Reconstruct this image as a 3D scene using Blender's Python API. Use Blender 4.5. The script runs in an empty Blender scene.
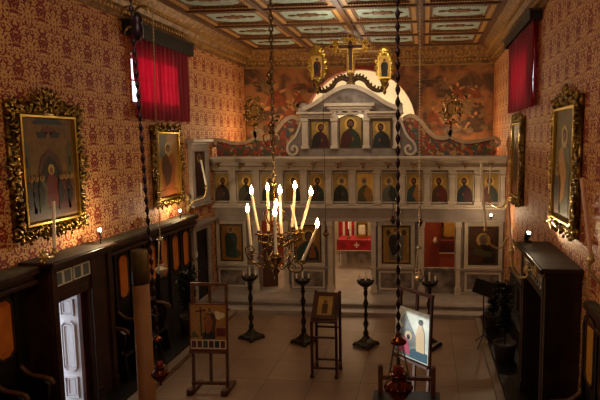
import bpy, bmesh, math, random
from mathutils import Vector, Matrix
PI = math.pi
rnd = random.Random(7)
sc = bpy.context.scene
col = sc.collection

# ------------------------------------------------------------------ helpers
def lin(c):
    if isinstance(c, str):
        c = [int(c[i:i+2], 16)/255 for i in (0, 2, 4)]
    return tuple((x/12.92 if x <= .04045 else ((x+.055)/1.055)**2.4) for x in c)

MATS = {}
def nodes(m):
    m.use_nodes = True
    nt = m.node_tree
    return nt, nt.nodes, nt.links, nt.nodes['Principled BSDF']

def mat(name, c, rough=.6, metal=0, var=0, vscale=6, c2=None, bump=0, bscale=40, coat=0, spec=.4, emit=0, detail=4, contrast=(.35, .65)):
    m = bpy.data.materials.new(name); nt, N, L, b = nodes(m)
    b.inputs['Roughness'].default_value = rough
    b.inputs['Metallic'].default_value = metal
    b.inputs['Specular IOR Level'].default_value = spec
    b.inputs['Coat Weight'].default_value = coat
    b.inputs['Coat Roughness'].default_value = .15
    c = lin(c)
    tc = N.new('ShaderNodeTexCoord')
    if c2 is None: c2 = tuple(x*(1-var) for x in c) if var else None
    else: c2 = lin(c2)
    if c2:
        n = N.new('ShaderNodeTexNoise'); n.inputs['Scale'].default_value = vscale; n.inputs['Detail'].default_value = detail
        r = N.new('ShaderNodeValToRGB')
        r.color_ramp.elements[0].position = contrast[0]; r.color_ramp.elements[1].position = contrast[1]
        r.color_ramp.elements[0].color = (*c2, 1); r.color_ramp.elements[1].color = (*c, 1)
        L.new(tc.outputs['Object'], n.inputs['Vector']); L.new(n.outputs['Fac'], r.inputs['Fac'])
        L.new(r.outputs['Color'], b.inputs['Base Color'])
    else:
        b.inputs['Base Color'].default_value = (*c, 1)
    if bump:
        n2 = N.new('ShaderNodeTexNoise'); n2.inputs['Scale'].default_value = bscale; n2.inputs['Detail'].default_value = 3
        bp = N.new('ShaderNodeBump'); bp.inputs['Strength'].default_value = bump; bp.inputs['Distance'].default_value = .01
        L.new(tc.outputs['Object'], n2.inputs['Vector']); L.new(n2.outputs['Fac'], bp.inputs['Height'])
        L.new(bp.outputs['Normal'], b.inputs['Normal'])
    if emit:
        b.inputs['Emission Color'].default_value = (*c, 1); b.inputs['Emission Strength'].default_value = emit
    MATS[name] = m
    return m

class MB:
    def __init__(s): s.bm = bmesh.new()
    def box(s, a, b, rot=None, piv=None):
        a = Vector(a); b = Vector(b)
        M = Matrix.Translation((a+b)/2) @ Matrix.Diagonal((*(b-a), 1))
        if rot is not None:
            p = Vector(piv) if piv is not None else (a+b)/2
            M = Matrix.Translation(p) @ rot.to_4x4() @ Matrix.Translation(-p) @ M
        bmesh.ops.create_cube(s.bm, size=1, matrix=M); return s
    def bar(s, p, q, w, d=None):
        p = Vector(p); q = Vector(q); d = d or w; v = q-p
        R = v.to_track_quat('Z', 'Y').to_matrix().to_4x4()
        bmesh.ops.create_cube(s.bm, size=1, matrix=Matrix.Translation((p+q)/2) @ R @ Matrix.Diagonal((w, d, v.length, 1))); return s
    def cyl(s, p, q, r0, r1=None, seg=10):
        p = Vector(p); q = Vector(q); v = q-p; r1 = r0 if r1 is None else r1
        R = v.to_track_quat('Z', 'Y').to_matrix().to_4x4()
        bmesh.ops.create_cone(s.bm, cap_ends=True, segments=seg, radius1=max(r0, 1e-4), radius2=max(r1, 1e-4), depth=v.length,
                              matrix=Matrix.Translation((p+q)/2) @ R); return s
    def ell(s, c, r, rot=None, sub=2):
        if not hasattr(r, '__len__'): r = (r, r, r)
        M = Matrix.Translation(c) @ (rot.to_4x4() if rot is not None else Matrix.Identity(4)) @ Matrix.Diagonal((*r, 1))
        bmesh.ops.create_icosphere(s.bm, subdivisions=sub, radius=1, matrix=M); return s
    def lathe(s, prof, loc=(0, 0, 0), seg=16, rot=None):
        loc = Vector(loc); rings = []
        for r, z in prof:
            ring = []
            for k in range(seg):
                v = Vector((max(r, 1e-4)*math.cos(2*PI*k/seg), max(r, 1e-4)*math.sin(2*PI*k/seg), z))
                if rot is not None: v = rot @ v
                ring.append(s.bm.verts.new(loc+v))
            rings.append(ring)
        for a, b in zip(rings, rings[1:]):
            for k in range(seg): s.bm.faces.new((a[k], a[(k+1) % seg], b[(k+1) % seg], b[k]))
        s.bm.faces.new(rings[0][::-1]); s.bm.faces.new(rings[-1]); return s
    def tube(s, pts, r, seg=8, closed=False, flat=1):
        pts = [Vector(p) for p in pts]; n = len(pts); rings = []
        up = Vector((0.03, 1, 0.02)).normalized()
        for i, p in enumerate(pts):
            a = pts[(i-1) % n] if closed or i > 0 else p
            b = pts[(i+1) % n] if closed or i < n-1 else p
            t = (b-a).normalized()
            x = t.cross(up)
            if x.length < .05: x = t.cross(Vector((1, 0, 0)))
            x.normalize(); y = x.cross(t).normalized()
            rr = r[i] if hasattr(r, '__len__') else r
            rings.append([s.bm.verts.new(p + x*rr*math.cos(2*PI*k/seg) + y*rr*flat*math.sin(2*PI*k/seg)) for k in range(seg)])
        m = n if closed else n-1
        for i in range(m):
            a, b = rings[i], rings[(i+1) % n]
            for k in range(seg): s.bm.faces.new((a[k], a[(k+1) % seg], b[(k+1) % seg], b[k]))
        if not closed: s.bm.faces.new(rings[0][::-1]); s.bm.faces.new(rings[-1])
        return s
    def prism(s, poly, y0, y1):
        f = [s.bm.verts.new((x, y0, z)) for x, z in poly]; g = [s.bm.verts.new((x, y1, z)) for x, z in poly]
        n = len(poly)
        s.bm.faces.new(f); s.bm.faces.new(g[::-1])
        for k in range(n): s.bm.faces.new((f[(k+1) % n], f[k], g[k], g[(k+1) % n]))
        return s
    def prism_x(s, poly, x0, x1):            # poly in (y, z), extruded along x
        f = [s.bm.verts.new((x0, y, z)) for y, z in poly]; g = [s.bm.verts.new((x1, y, z)) for y, z in poly]
        n = len(poly); s.bm.faces.new(f); s.bm.faces.new(g[::-1])
        for k in range(n): s.bm.faces.new((f[(k+1) % n], f[k], g[k], g[(k+1) % n]))
        return s
    def ring(s, x0, x1, z0, z1, b, y0, y1):   # rectangular frame
        s.box((x0, y0, z0), (x1, y1, z0+b)); s.box((x0, y0, z1-b), (x1, y1, z1))
        s.box((x0, y0, z0+b), (x0+b, y1, z1-b)); s.box((x1-b, y0, z0+b), (x1, y1, z1-b)); return s
    def ribbon(s, pts, w, y0, y1):
        pts = [Vector((x, 0, z)) for x, z in pts]; n = len(pts); A = []; B = []
        for i, p in enumerate(pts):
            t = (pts[min(i+1, n-1)]-pts[max(i-1, 0)]).normalized(); q = Vector((-t.z, 0, t.x))
            ww = w[i] if hasattr(w, '__len__') else w
            A.append(p+q*ww/2); B.append(p-q*ww/2)
        V = [[s.bm.verts.new((p.x, y, p.z)) for p in P] for P in (A, B) for y in (y0, y1)]   # A0 A1 B0 B1
        for i in range(n-1):
            for a, b in ((0, 2), (3, 1), (1, 0), (2, 3)):
                s.bm.faces.new((V[a][i], V[a][i+1], V[b][i+1], V[b][i]))
        s.bm.faces.new((V[0][0], V[2][0], V[3][0], V[1][0])); s.bm.faces.new((V[0][-1], V[1][-1], V[3][-1], V[2][-1]))
        return s
    def build(s, name, m, parent=None, smooth=False, bevel=0):
        me = bpy.data.meshes.new(name)
        bmesh.ops.recalc_face_normals(s.bm, faces=s.bm.faces)
        s.bm.to_mesh(me); s.bm.free()
        if smooth:
            for p in me.polygons: p.use_smooth = True
        o = bpy.data.objects.new(name, me); col.objects.link(o)
        me.materials.append(MATS[m] if isinstance(m, str) else m)
        if parent: o.parent = parent
        if bevel:
            bv = o.modifiers.new('bevel', 'BEVEL'); bv.width = bevel; bv.segments = 2; bv.limit_method = 'ANGLE'
        return o

def tag(o, label=None, cat=None, group=None, kind=None):
    if label: o['label'] = label
    if cat: o['category'] = cat
    if group: o['group'] = group
    if kind: o['kind'] = kind
    return o
def thing(name, label, cat, loc=(0, 0, 0), rz=0, group=None):
    o = bpy.data.objects.new(name, None); col.objects.link(o); o.empty_display_size = .05
    o.location = loc; o.rotation_euler = (0, 0, rz)
    return tag(o, label, cat, group)
def copy_tree(o, parent=None):
    c = o.copy(); col.objects.link(c)
    if parent: c.parent = parent
    for ch in list(o.children): copy_tree(ch, c)
    return c
def struct(o): o['kind'] = 'structure'; return o
def bez(pts, n=10):                           # Catmull-Rom through points
    P = [Vector(p) for p in pts]; out = []
    for i in range(len(P)-1):
        a = P[max(i-1, 0)]; b = P[i]; c = P[i+1]; d = P[min(i+2, len(P)-1)]
        for k in range(n):
            t = k/n
            out.append(.5*((2*b)+(c-a)*t+(2*a-5*b+4*c-d)*t*t+(3*b-a-3*c+d)*t**3))
    out.append(P[-1]); return out
def bez2(pts, n=8): return [(v.x, v.y) for v in bez([(x, z, 0) for x, z in pts], n)]
def ellipse(cx, cz, rx, rz, n=20, a0=0, a1=2*PI): return [(cx+rx*math.cos(a0+(a1-a0)*k/n), cz+rz*math.sin(a0+(a1-a0)*k/n)) for k in range(n)]
def oct_poly(cx, cz, hw, hh, ch): return [(cx-hw, cz-hh+ch), (cx-hw+ch, cz-hh), (cx+hw-ch, cz-hh), (cx+hw, cz-hh+ch), (cx+hw, cz+hh-ch), (cx+hw-ch, cz+hh), (cx-hw+ch, cz+hh), (cx-hw, cz+hh-ch)]

# ------------------------------------------------------------------ camera
FPX, PX, PY = 540., 372., 200.
Yc = Vector(((425-PX)/FPX, (PY-140)/FPX, -1)).normalized()
Zc = Vector((-.006, 1, .111)); Zc = (Zc-Zc.dot(Yc)*Yc).normalized()
Xc = Yc.cross(Zc)
CAM = Vector((0, 0, 4.1))
Rm = Matrix((Xc, Yc, Zc))
def ray(px, py): return Rm @ Vector(((px-PX)/FPX, -(py-PY)/FPX, -1))
def at(px, py, Y):                            # the place seen at a pixel, at depth Y in the room
    d = ray(px, py); return CAM + d*(Y/d.y)
cd = bpy.data.cameras.new('camera'); cam = bpy.data.objects.new('camera', cd); col.objects.link(cam)
cd.sensor_width = 36; cd.lens = FPX/600*36; cd.shift_x = (300-PX)/600; cd.shift_y = 0; cd.clip_start = .05
cam.matrix_world = Matrix.Translation(CAM) @ Rm.to_4x4()
sc.camera = cam

# ------------------------------------------------------------------ materials
def m_damask():
    m = bpy.data.materials.new('damask_wallpaper'); nt, N, L, b = nodes(m)
    def math_(op, a, b_=None, c=None):
        n = N.new('ShaderNodeMath'); n.operation = op
        for i, v in enumerate((a, b_, c)):
            if v is None: continue
            if isinstance(v, (int, float)): n.inputs[i].default_value = v
            else: L.new(v, n.inputs[i])
        return n.outputs[0]
    tc = N.new('ShaderNodeTexCoord'); sp = N.new('ShaderNodeSeparateXYZ'); L.new(tc.outputs['Object'], sp.inputs[0])
    u = math_('DIVIDE', math_('ADD', sp.outputs['Y'], .1), .52); w = math_('DIVIDE', sp.outputs['Z'], .44)
    t = math_('FRACT', u); mm = math_('MULTIPLY', math_('ABSOLUTE', math_('SUBTRACT', t, .5)), 2)   # 0 at medallion column, 1 between
    ang = math_('MULTIPLY', w, 2*PI)
    cw = math_('COSINE', ang); sw = math_('SINE', ang)
    cmb = N.new('ShaderNodeCombineXYZ'); L.new(math_('MULTIPLY', mm, 2.1), cmb.inputs[0]); L.new(math_('MULTIPLY', cw, .62), cmb.inputs[1]); L.new(math_('MULTIPLY', sw, .62), cmb.inputs[2])
    n1 = N.new('ShaderNodeTexNoise'); n1.inputs['Scale'].default_value = 4.2; n1.inputs['Detail'].default_value = 1; L.new(cmb.outputs[0], n1.inputs['Vector'])
    # medallion: oval with petal lobes at the column
    fy = math_('SUBTRACT', math_('FRACT', w), .5)
    px_ = math_('MULTIPLY', mm, .80); fyq = math_('MULTIPLY', fy, .86); r = math_('SQRT', math_('ADD', math_('MULTIPLY', px_, px_), math_('MULTIPLY', fyq, fyq)))
    th = math_('ARCTAN2', px_, fy)
    lobe = math_('MULTIPLY', math_('SINE', math_('MULTIPLY', th, 7)), .03)
    rr = math_('ADD', r, lobe)
    rings = math_('SINE', math_('MULTIPLY', rr, 34))
    inside = N.new('ShaderNodeMapRange'); inside.interpolation_type = 'SMOOTHSTEP'; inside.inputs['From Min'].default_value = .39; inside.inputs['From Max'].default_value = .30
    inside.inputs['To Min'].default_value = 0; inside.inputs['To Max'].default_value = 1; L.new(rr, inside.inputs['Value'])
    med = math_('MULTIPLY', inside.outputs[0], math_('ADD', math_('MULTIPLY', rings, .10), .10))
    # secondary spray between the columns, half a repeat off
    fy2 = math_('SUBTRACT', math_('FRACT', math_('ADD', w, .5)), .5)
    px2 = math_('MULTIPLY', math_('SUBTRACT', 1, mm), .62); r2 = math_('SQRT', math_('ADD', math_('MULTIPLY', px2, px2), math_('MULTIPLY', fy2, fy2)))
    in2 = N.new('ShaderNodeMapRange'); in2.interpolation_type = 'SMOOTHSTEP'; in2.inputs['From Min'].default_value = .24; in2.inputs['From Max'].default_value = .10
    L.new(math_('ADD', r2, lobe), in2.inputs['Value'])
    val = math_('ADD', math_('ADD', n1.outputs['Fac'], med), math_('MULTIPLY', in2.outputs[0], .07))
    rp = N.new('ShaderNodeValToRGB'); L.new(val, rp.inputs['Fac'])
    rp.color_ramp.elements[0].position = .516; rp.color_ramp.elements[1].position = .548
    rp.color_ramp.elements[0].color = (*lin('cc9c62'), 1); rp.color_ramp.elements[1].color = (*lin('781a14'), 1)
    L.new(rp.outputs['Color'], b.inputs['Base Color'])
    b.inputs['Roughness'].default_value = .62; b.inputs['Specular IOR Level'].default_value = .3
    MATS['damask'] = m
m_damask()

def m_floor():
    m = bpy.data.materials.new('stone_tiles'); nt, N, L, b = nodes(m)
    tc = N.new('ShaderNodeTexCoord'); mp = N.new('ShaderNodeMapping'); L.new(tc.outputs['Object'], mp.inputs['Vector'])
    mp.inputs['Location'].default_value = (.25, .3, 0)
    br = N.new('ShaderNodeTexBrick'); L.new(mp.outputs[0], br.inputs['Vector'])
    br.offset = 0; br.inputs['Scale'].default_value = 1; br.inputs['Brick Width'].default_value = .82; br.inputs['Row Height'].default_value = .82
    br.inputs['Mortar Size'].default_value = .008; br.inputs['Mortar Smooth'].default_value = .3
    br.inputs['Color1'].default_value = (*lin('9a7c62'), 1); br.inputs['Color2'].default_value = (*lin('8f7158'), 1); br.inputs['Mortar'].default_value = (*lin('5d4a38'), 1)
    n = N.new('ShaderNodeTexNoise'); n.inputs['Scale'].default_value = 2.2; n.inputs['Detail'].default_value = 6; L.new(tc.outputs['Object'], n.inputs['Vector'])
    mx = N.new('ShaderNodeMix'); mx.data_type = 'RGBA'; mx.blend_type = 'MULTIPLY'; mx.inputs[0].default_value = .5
    L.new(br.outputs['Color'], mx.inputs[6]); L.new(n.outputs['Fac'], mx.inputs[7])
    L.new(mx.outputs[2], b.inputs['Base Color']); b.inputs['Roughness'].default_value = .42
    MATS['tiles'] = m
m_floor()

def m_voronoi(name, cols, scale, rough=.6, metal=0, dist=.6):
    m = bpy.data.materials.new(name); nt, N, L, b = nodes(m)
    tc = N.new('ShaderNodeTexCoord'); n = N.new('ShaderNodeTexNoise'); n.inputs['Scale'].default_value = scale*.6
    mx = N.new('ShaderNodeMix'); mx.data_type = 'RGBA'; mx.inputs[0].default_value = dist*.2
    L.new(tc.outputs['Object'], n.inputs['Vector']); L.new(tc.outputs['Object'], mx.inputs[6]); L.new(n.outputs['Color'], mx.inputs[7])
    v = N.new('ShaderNodeTexVoronoi'); v.inputs['Scale'].default_value = scale; L.new(mx.outputs[2], v.inputs['Vector'])
    s = N.new('ShaderNodeSeparateColor'); L.new(v.outputs['Color'], s.inputs[0])
    r = N.new('ShaderNodeValToRGB'); r.color_ramp.interpolation = 'CONSTANT'
    els = r.color_ramp.elements
    while len(els) < len(cols): els.new(.5)
    for i, c in enumerate(cols): els[i].position = i/len(cols); els[i].color = (*lin(c), 1)
    L.new(s.outputs[0], r.inputs['Fac']); L.new(r.outputs['Color'], b.inputs['Base Color'])
    b.inputs['Roughness'].default_value = rough; b.inputs['Metallic'].default_value = metal
    MATS[name] = m; return m

def m_mural():
    m = bpy.data.materials.new('mural_paint'); nt, N, L, b = nodes(m)
    tc = N.new('ShaderNodeTexCoord')
    n = N.new('ShaderNodeTexNoise'); n.inputs['Scale'].default_value = 1.7; n.inputs['Detail'].default_value = 5; n.inputs['Distortion'].default_value = .8
    L.new(tc.outputs['Object'], n.inputs['Vector'])
    r = N.new('ShaderNodeValToRGB'); els = r.color_ramp.elements
    for i, (p, c) in enumerate(((.28, '35251a'), (.42, '5c3d24'), (.52, '8a5730'), (.62, '9c683a'), (.75, '6e4c2e'))):
        e = els[i] if i < 2 else els.new(p); e.position = p; e.color = (*lin(c), 1)
    L.new(n.outputs['Fac'], r.inputs['Fac']); L.new(r.outputs['Color'], b.inputs['Base Color']); b.inputs['Roughness'].default_value = .65
    MATS['mural'] = m
m_mural()

mat('marble', 'a89a8e', .5, var=.25, vscale=3, detail=8)
mat('marble_field', '8c7f76', .5, c2='706560', vscale=3, detail=8)
mat('marble_pale', 'cabba6', .45, var=.22, vscale=4, detail=8)
mat('kerb_stone', '8a7460', .5, var=.2)
mat('marble_dark', '8d7f74', .45, c2='55483f', vscale=5, detail=9)
mat('crest_ribbon', 'c4a680', .55, var=.2, vscale=8)
m_voronoi('crest_paint', ['6a4a30', '9c3424', '4a5a34', 'b0905c', '84402a', '44505a', 'a8502f', '5a4630'], 17)
mat('red_plaster', '8c3a20', .7, var=.15)
mat('cream_plaster', 'e8dcbc', .8, var=.05)
mat('dark_plaster', '5b4030', .8)
mat('gold', 'ad8c46', .32, 1, c2='55411a', vscale=14, bump=.4, bscale=60)
mat('gold_bright', 'd6b558', .28, 1)
mat('gold_cross', 'd8b254', .30, 1, c2='8a6424', vscale=30, bump=.5, bscale=70)
mat('dark_walnut', '2a1812', .32, c2='170d09', vscale=5, spec=.55)
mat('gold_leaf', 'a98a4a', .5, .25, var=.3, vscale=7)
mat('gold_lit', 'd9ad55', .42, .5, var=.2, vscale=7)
mat('gilt_brown', '9a7440', .45, .25, c2='604224', vscale=9)
mat('gilt_dark', '5d4426', .5, .3, c2='33200f', vscale=9)
mat('beam_brown', '6e4a2c', .55, c2='4a2e18', vscale=20)
mat('coffer_red', '90633c', .55, c2='63401f', vscale=20)
mat('coffer_gold', 'c9a05c', .5, .1, c2='98703a', vscale=16)
mat('coffer_teal', 'a9bfb4', .65, c2='8fa598', vscale=9)
mat('coffer_ornament', '84582f', .55, .1, c2='553318', vscale=18)
mat('walnut', '3a1f14', .38, c2='22110b', vscale=5, spec=.5)
mat('ebony', '140d0a', .42, c2='0b0706', vscale=5)
mat('portal_top', '3c3226', .65, c2='2a2219', vscale=6)
mat('dusty_wood', '5c5a44', .7, c2='3f3b2c', vscale=6)
mat('orange_panel', 'd27a2a', .5, c2='b8641e', vscale=4)
mat('ochre_panel', 'c98f2e', .45, c2='b07a22', vscale=4)
mat('easel_wood', '5e3520', .5, c2='43240f', vscale=8)
mat('lectern_wood', '4a2014', .4, c2='32140c', vscale=8)
mat('post_tan', '7d4f24', .6, c2='68401c', vscale=3)
mat('post_olive', '4a3a1c', .5, var=.2)
mat('bronze', '40372c', .38, .6, c2='1f1a14', vscale=12)
mat('brass', 'ab9260', .26, 1, c2='6c5630', vscale=10)
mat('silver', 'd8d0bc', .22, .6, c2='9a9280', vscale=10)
mat('copper', '6e3c22', .25, 1, c2='5c2f1a', vscale=12)
mat('dark_purple_metal', '3a2a38', .4, .7, c2='221820', vscale=20)
mat('chain_metal', '8c8270', .35, .9)
mat('chain_dark', '4a4036', .4, .9)
mat('bead_pale', 'd2c6ae', .3, .2)
mat('bead_dim', 'a08e68', .3, .4)
mat('brass_pale', 'c4aa6c', .35, .45, var=.3, vscale=20)
mat('wax', 'f6eedb', .5)
mat('wax_pink', 'e6b69c', .5)
mat('wick', '1a1410', .9)
mat('white_plastic', 'd8d0c0', .4)
mat('black_metal', '16151a', .4, .4)
mat('leaf_dark', '1b2416', .35, c2='0c110a', vscale=12)
mat('stem_dark', '20160f', .7)
mat('pot_dark', '2a1c14', .6)
mat('red_cloth', 'b01226', .7, c2='7a0c16', vscale=6)
mat('dark_red_cloth', '5e1012', .75, c2='430a0c', vscale=6)
mat('white_thread', 'd8c9b0', .7)
mat('door_white', 'd9d6dc', .45)
mat('red_frame', '4a1810', .4, c2='2f0e09', vscale=6)
mat('ink', '2a1c14', .7)
mat('skin', '744a2c', .6, var=.2)
mat('skin_pale', 'b98a5e', .6)
mat('hair', '2b1a10', .7)
mat('grey_hair', '8a7f70', .7)
for nme, c in dict(p_blue='1e2b33', p_green='283424', p_brown='4a2c18', p_red='5e1d14', p_maroon='451614', p_ochre='9a6a2a', p_dark='1f1813', p_olive='4d4a26', p_pink='a04850', p_cream='c9b48a', p_grey='5f5d52', p_teal='2c3f3b', p_orange='8a4a1e', p_white='d6cdb4').items():
    mat(nme, c, .55, var=.3, vscale=16)
for nme, c in dict(m_cloud='84643f', m_shade='5a3e29', m_rust='8a4522', m_flesh='c48a58', p_old='6e4e20', p_old_green='64511f').items(): mat(nme, c, .6, var=.4, vscale=9)
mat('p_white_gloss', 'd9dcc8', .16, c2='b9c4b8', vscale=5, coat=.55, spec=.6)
mat('p_grey_gloss', '8c8f86', .16, c2='5e6462', vscale=7, coat=.55, spec=.6)
mat('p_rose_gloss', 'a84a5e', .16, coat=.55, spec=.6)
mat('p_sand_gloss', 'cbb48c', .16, coat=.55, spec=.6)
mat('p_slate_gloss', '3c5a66', .16, coat=.55, spec=.6)
mat('p_dark_gloss', '2a2620', .16, coat=.55, spec=.6)
mat('flame', 'ffc47a', emit=165)
mat('bulb_glow', 'fff0d0', emit=30)
mat('pavement', '9a968c', .8, var=.2)

def m_glass():
    m = bpy.data.materials.new('old_glass'); nt, N, L, b = nodes(m)
    b.inputs['Base Color'].default_value = (*lin('7a8a90'), 1); b.inputs['Roughness'].default_value = .12
    b.inputs['Specular IOR Level'].default_value = .9; b.inputs['Transmission Weight'].default_value = .35
    MATS['glass'] = m
    m = bpy.data.materials.new('lamp_glass'); nt, N, L, b = nodes(m)
    b.inputs['Base Color'].default_value = (*lin('8a2a1e'), 1); b.inputs['Roughness'].default_value = .1; b.inputs['Transmission Weight'].default_value = .4
    MATS['lamp_glass'] = m
    m = bpy.data.materials.new('curtain_red'); nt, N, L, b = nodes(m)
    b.inputs['Base Color'].default_value = (*lin('7c0a1e'), 1); b.inputs['Roughness'].default_value = .75
    t = N.new('ShaderNodeBsdfTranslucent'); t.inputs['Color'].default_value = (*lin('b8041f'), 1)
    mx = N.new('ShaderNodeMixShader'); mx.inputs[0].default_value = .36
    L.new(b.outputs[0], mx.inputs[1]); L.new(t.outputs[0], mx.inputs[2]); L.new(mx.outputs[0], N['Material Output'].inputs['Surface'])
    MATS['curtain'] = m
m_glass()

# ------------------------------------------------------------------ room shell
XL, XR, YB, YF, ZC = -5.45, 1.975, 16.2, -1.5, 6.85
b = MB().box((XL-.4, YF-.3, -.2), (XR+.4, 19.4, 0)); struct(b.build('floor', 'tiles'))
b = MB().box((XL-3.5, 5.5, -.2), (XL-.4, 11, -.02)); struct(b.build('ground_outside', 'pavement'))
def side_wall(x0, x1, holes, name):
    b = MB(); ys = YF-.3; HZ = 7.1
    for (ya, yb, za, zb) in sorted(holes):
        b.box((x0, ys, 0), (x1, ya, HZ))
        if za > 0: b.box((x0, ya, 0), (x1, yb, za))
        b.box((x0, ya, zb), (x1, yb, HZ)); ys = yb
    b.box((x0, ys, 0), (x1, 16.6, HZ))
    return struct(b.build(name, 'damask'))
DOOR = (6.82, 7.56, 0, 1.95)
WINL = (9.78, 11.45, 4.82, 5.75); WINR = (10.33, 12.1, 4.86, 5.75)
side_wall(XL-.3, XL, [DOOR, WINL], 'wall_left')
side_wall(XR, XR+.3, [WINR], 'wall_right')
b = MB().box((XL-.3, YF-.3, 0), (XR+.3, YF, 7.1)); struct(b.build('wall_front', 'damask'))
# back wall with a round-headed arch into the apse
AX0, AX1, AZS, AZT = -3.62, -.28, 4.55, 6.2
arch = [(AX1, .0)] + [((AX0+AX1)/2+(AX1-AX0)/2*math.cos(a), AZS+(AZT-AZS)*math.sin(a)) for a in [PI*k/24 for k in range(25)]] + [(AX0, .0)]
b = MB(); outl = [(XL, 0), (XL, 7.1), (XR, 7.1), (XR, 0)]
poly = [(XR, 0)] + [(XR, 7.1), (XL, 7.1), (XL, 0)] + arch[::-1]
b.prism(poly, YB, YB+.3); struct(b.build('wall_back', 'red_plaster'))
# apse: a half-round niche of cream plaster with a quarter-dome head
b = MB(); acx = (AX0+AX1)/2; ar = 1.95; n = 24
grid = []
for z in [0, 2.0, 3.6, 4.5]:
    grid.append([b.bm.verts.new((acx+ar*math.cos(PI*k/n), YB+.3+1.9*math.sin(PI*k/n), z)) for k in range(n+1)])
for j in range(1, 8):
    e = PI/2*j/8
    grid.append([b.bm.verts.new((acx+ar*math.cos(e)*math.cos(PI*k/n), YB+.3+1.9*math.cos(e)*math.sin(PI*k/n), 4.5+2.0*math.sin(e))) for k in range(n+1)])
for A, B in zip(grid, grid[1:]):
    for k in range(n): b.bm.faces.new((A[k], A[k+1], B[k+1], B[k]))
o = b.build('apse_wall', 'cream_plaster', smooth=True); struct(o)
so = o.modifiers.new('solid', 'SOLIDIFY'); so.thickness = .1; so.offset = 1
# ceiling
b = MB().box((XL-.3, YF-.3, ZC), (XR+.3, 16.5, ZC+.2)); ceil = struct(b.build('ceiling', 'coffer_red'))
CX0, CX1 = XL+.45, XR-.45; CW = (CX1-CX0)/4; CL = 1.52; CY1 = YB-.45
NR = 10
for i in range(5):
    x = CX0+CW*i
    b = MB().box((x-.10, CY1-NR*CL, ZC-.07), (x+.10, CY1, ZC)).box((x-.055, CY1-NR*CL, ZC-.10), (x+.055, CY1, ZC-.07))
    b.build('longitudinal_beam', 'beam_brown', ceil)
for j in range(NR+1):
    y = CY1-CL*j
    b = MB().box((CX0, y-.09, ZC-.065), (CX1, y+.09, ZC)).box((CX0, y-.05, ZC-.095), (CX1, y+.05, ZC-.065))
    b.build('cross_beam', 'beam_brown', ceil)
hw, hl = CW/2-.10, CL/2-.09
def hring(b, hx, hy, w, z0, z1):
    b.box((-hx, -hy, z0), (hx, -hy+w, z1)); b.box((-hx, hy-w, z0), (hx, hy, z1)); b.box((-hx, -hy+w, z0), (-hx+w, hy-w, z1)); b.box((hx-w, -hy+w, z0), (hx, hy-w, z1))
proto = None
def make_coffer():
    b = MB(); hring(b, hw, hl, .09, -.06, 0)
    root = b.build('coffer', 'coffer_gold', ceil)
    b = MB(); hring(b, hw-.09, hl-.09, .06, -.04, 0)
    for s in (-1, 1):                       # small dentil blocks along the long edges
        for k in range(22): b.box((-hw+.1+k*(2*hw-.2)/22, s*(hl-.1)-.02, -.075), (-hw+.1+k*(2*hw-.2)/22+.035, s*(hl-.1)+.02, -.03))
    b.build('inner_moulding', 'coffer_ornament', root)
    b = MB().box((-hw+.14, -hl+.14, -.02), (hw-.14, hl-.14, 0)); b.build('painted_panel', 'coffer_teal', root)
    b = MB()
    def flat(poly, z): 
        f = [b.bm.verts.new((x, y, z)) for x, y in poly]; g = [b.bm.verts.new((x, y, -.015)) for x, y in poly]; n = len(poly)
        b.bm.faces.new(f)
        for k in range(n): b.bm.faces.new((f[k], g[k], g[(k+1) % n], f[(k+1) % n]))
    flat([((.24+.06*math.cos(8*a))*math.cos(a), (.13+.035*math.cos(8*a))*math.sin(a)) for a in [2*PI*k/64 for k in range(64)]], -.035)
    for sx in (-1, 1):
        flat([(sx*(.36+.06*math.cos(a)*(1+.3*math.cos(5*a))), .045*math.sin(a)*(1+.3*math.cos(5*a))) for a in [2*PI*k/30 for k in range(30)]], -.045)
        for sy in (-1, 1):
            X0, Y0 = sx*(hw-.18), sy*(hl-.18)
            flat([(X0, Y0), (X0-sx*.2, Y0), (X0-sx*.15, Y0-sy*.05), (X0-sx*.09, Y0-sy*.04), (X0-sx*.07, Y0-sy*.10), (X0-sx*.03, Y0-sy*.11), (X0-sx*.03, Y0-sy*.16), (X0, Y0-sy*.18)], -.03)
    b.build('scroll_ornament', 'coffer_ornament', root)
    return root
for j in range(NR):
    for i in range(4):
        if proto is None: proto = make_coffer(); c = proto
        else: c = copy_tree(proto, ceil)
        c.location = (CX0+CW*(i+.5), CY1-CL*(j+.5), ZC)
# cornices
prof = [(0, 6.30), (.05, 6.30), (.05, 6.36), (.09, 6.38), (.09, 6.44), (.16, 6.48), (.2, 6.56), (.2, 6.6), (.28, 6.62), (.36, 6.68), (.40, 6.76), (.40, 6.80), (.46, 6.81), (.46, 6.85), (0, 6.85)]
def cornice(name, a, bb, nrm):
    a = Vector(a); bb = Vector(bb); nrm = Vector(nrm); b = MB()
    f = [b.bm.verts.new(a+nrm*p+Vector((0, 0, z))) for p, z in prof]; g = [b.bm.verts.new(bb+nrm*p+Vector((0, 0, z))) for p, z in prof]; n = len(prof)
    for k in range(n): b.bm.faces.new((f[k], f[(k+1) % n], g[(k+1) % n], g[k]))
    o = struct(b.build(name, 'gilt_brown'))
    b = MB(); d = (bb-a); Ln = d.length; d.normalize(); cnt = int(Ln/.11)
    for k in range(cnt):
        p = a+d*(k+.5)*Ln/cnt
        for (off, z0, z1, wd) in ((.05, 6.385, 6.435, .06), (.2, 6.565, 6.615, .07)):
            q = p+nrm*(off+.03); h = Vector((abs(d.x)*wd/2+abs(nrm.x)*.035, abs(d.y)*wd/2+abs(nrm.y)*.035, 0))
            b.box(Vector((q.x, q.y, z0))-h, Vector((q.x, q.y, z1))+h)
    b.build('dentil_course', 'coffer_gold', o)
cornice('trim_1', (XL, YF, 0), (XL, YB, 0), (1, 0, 0))
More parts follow.
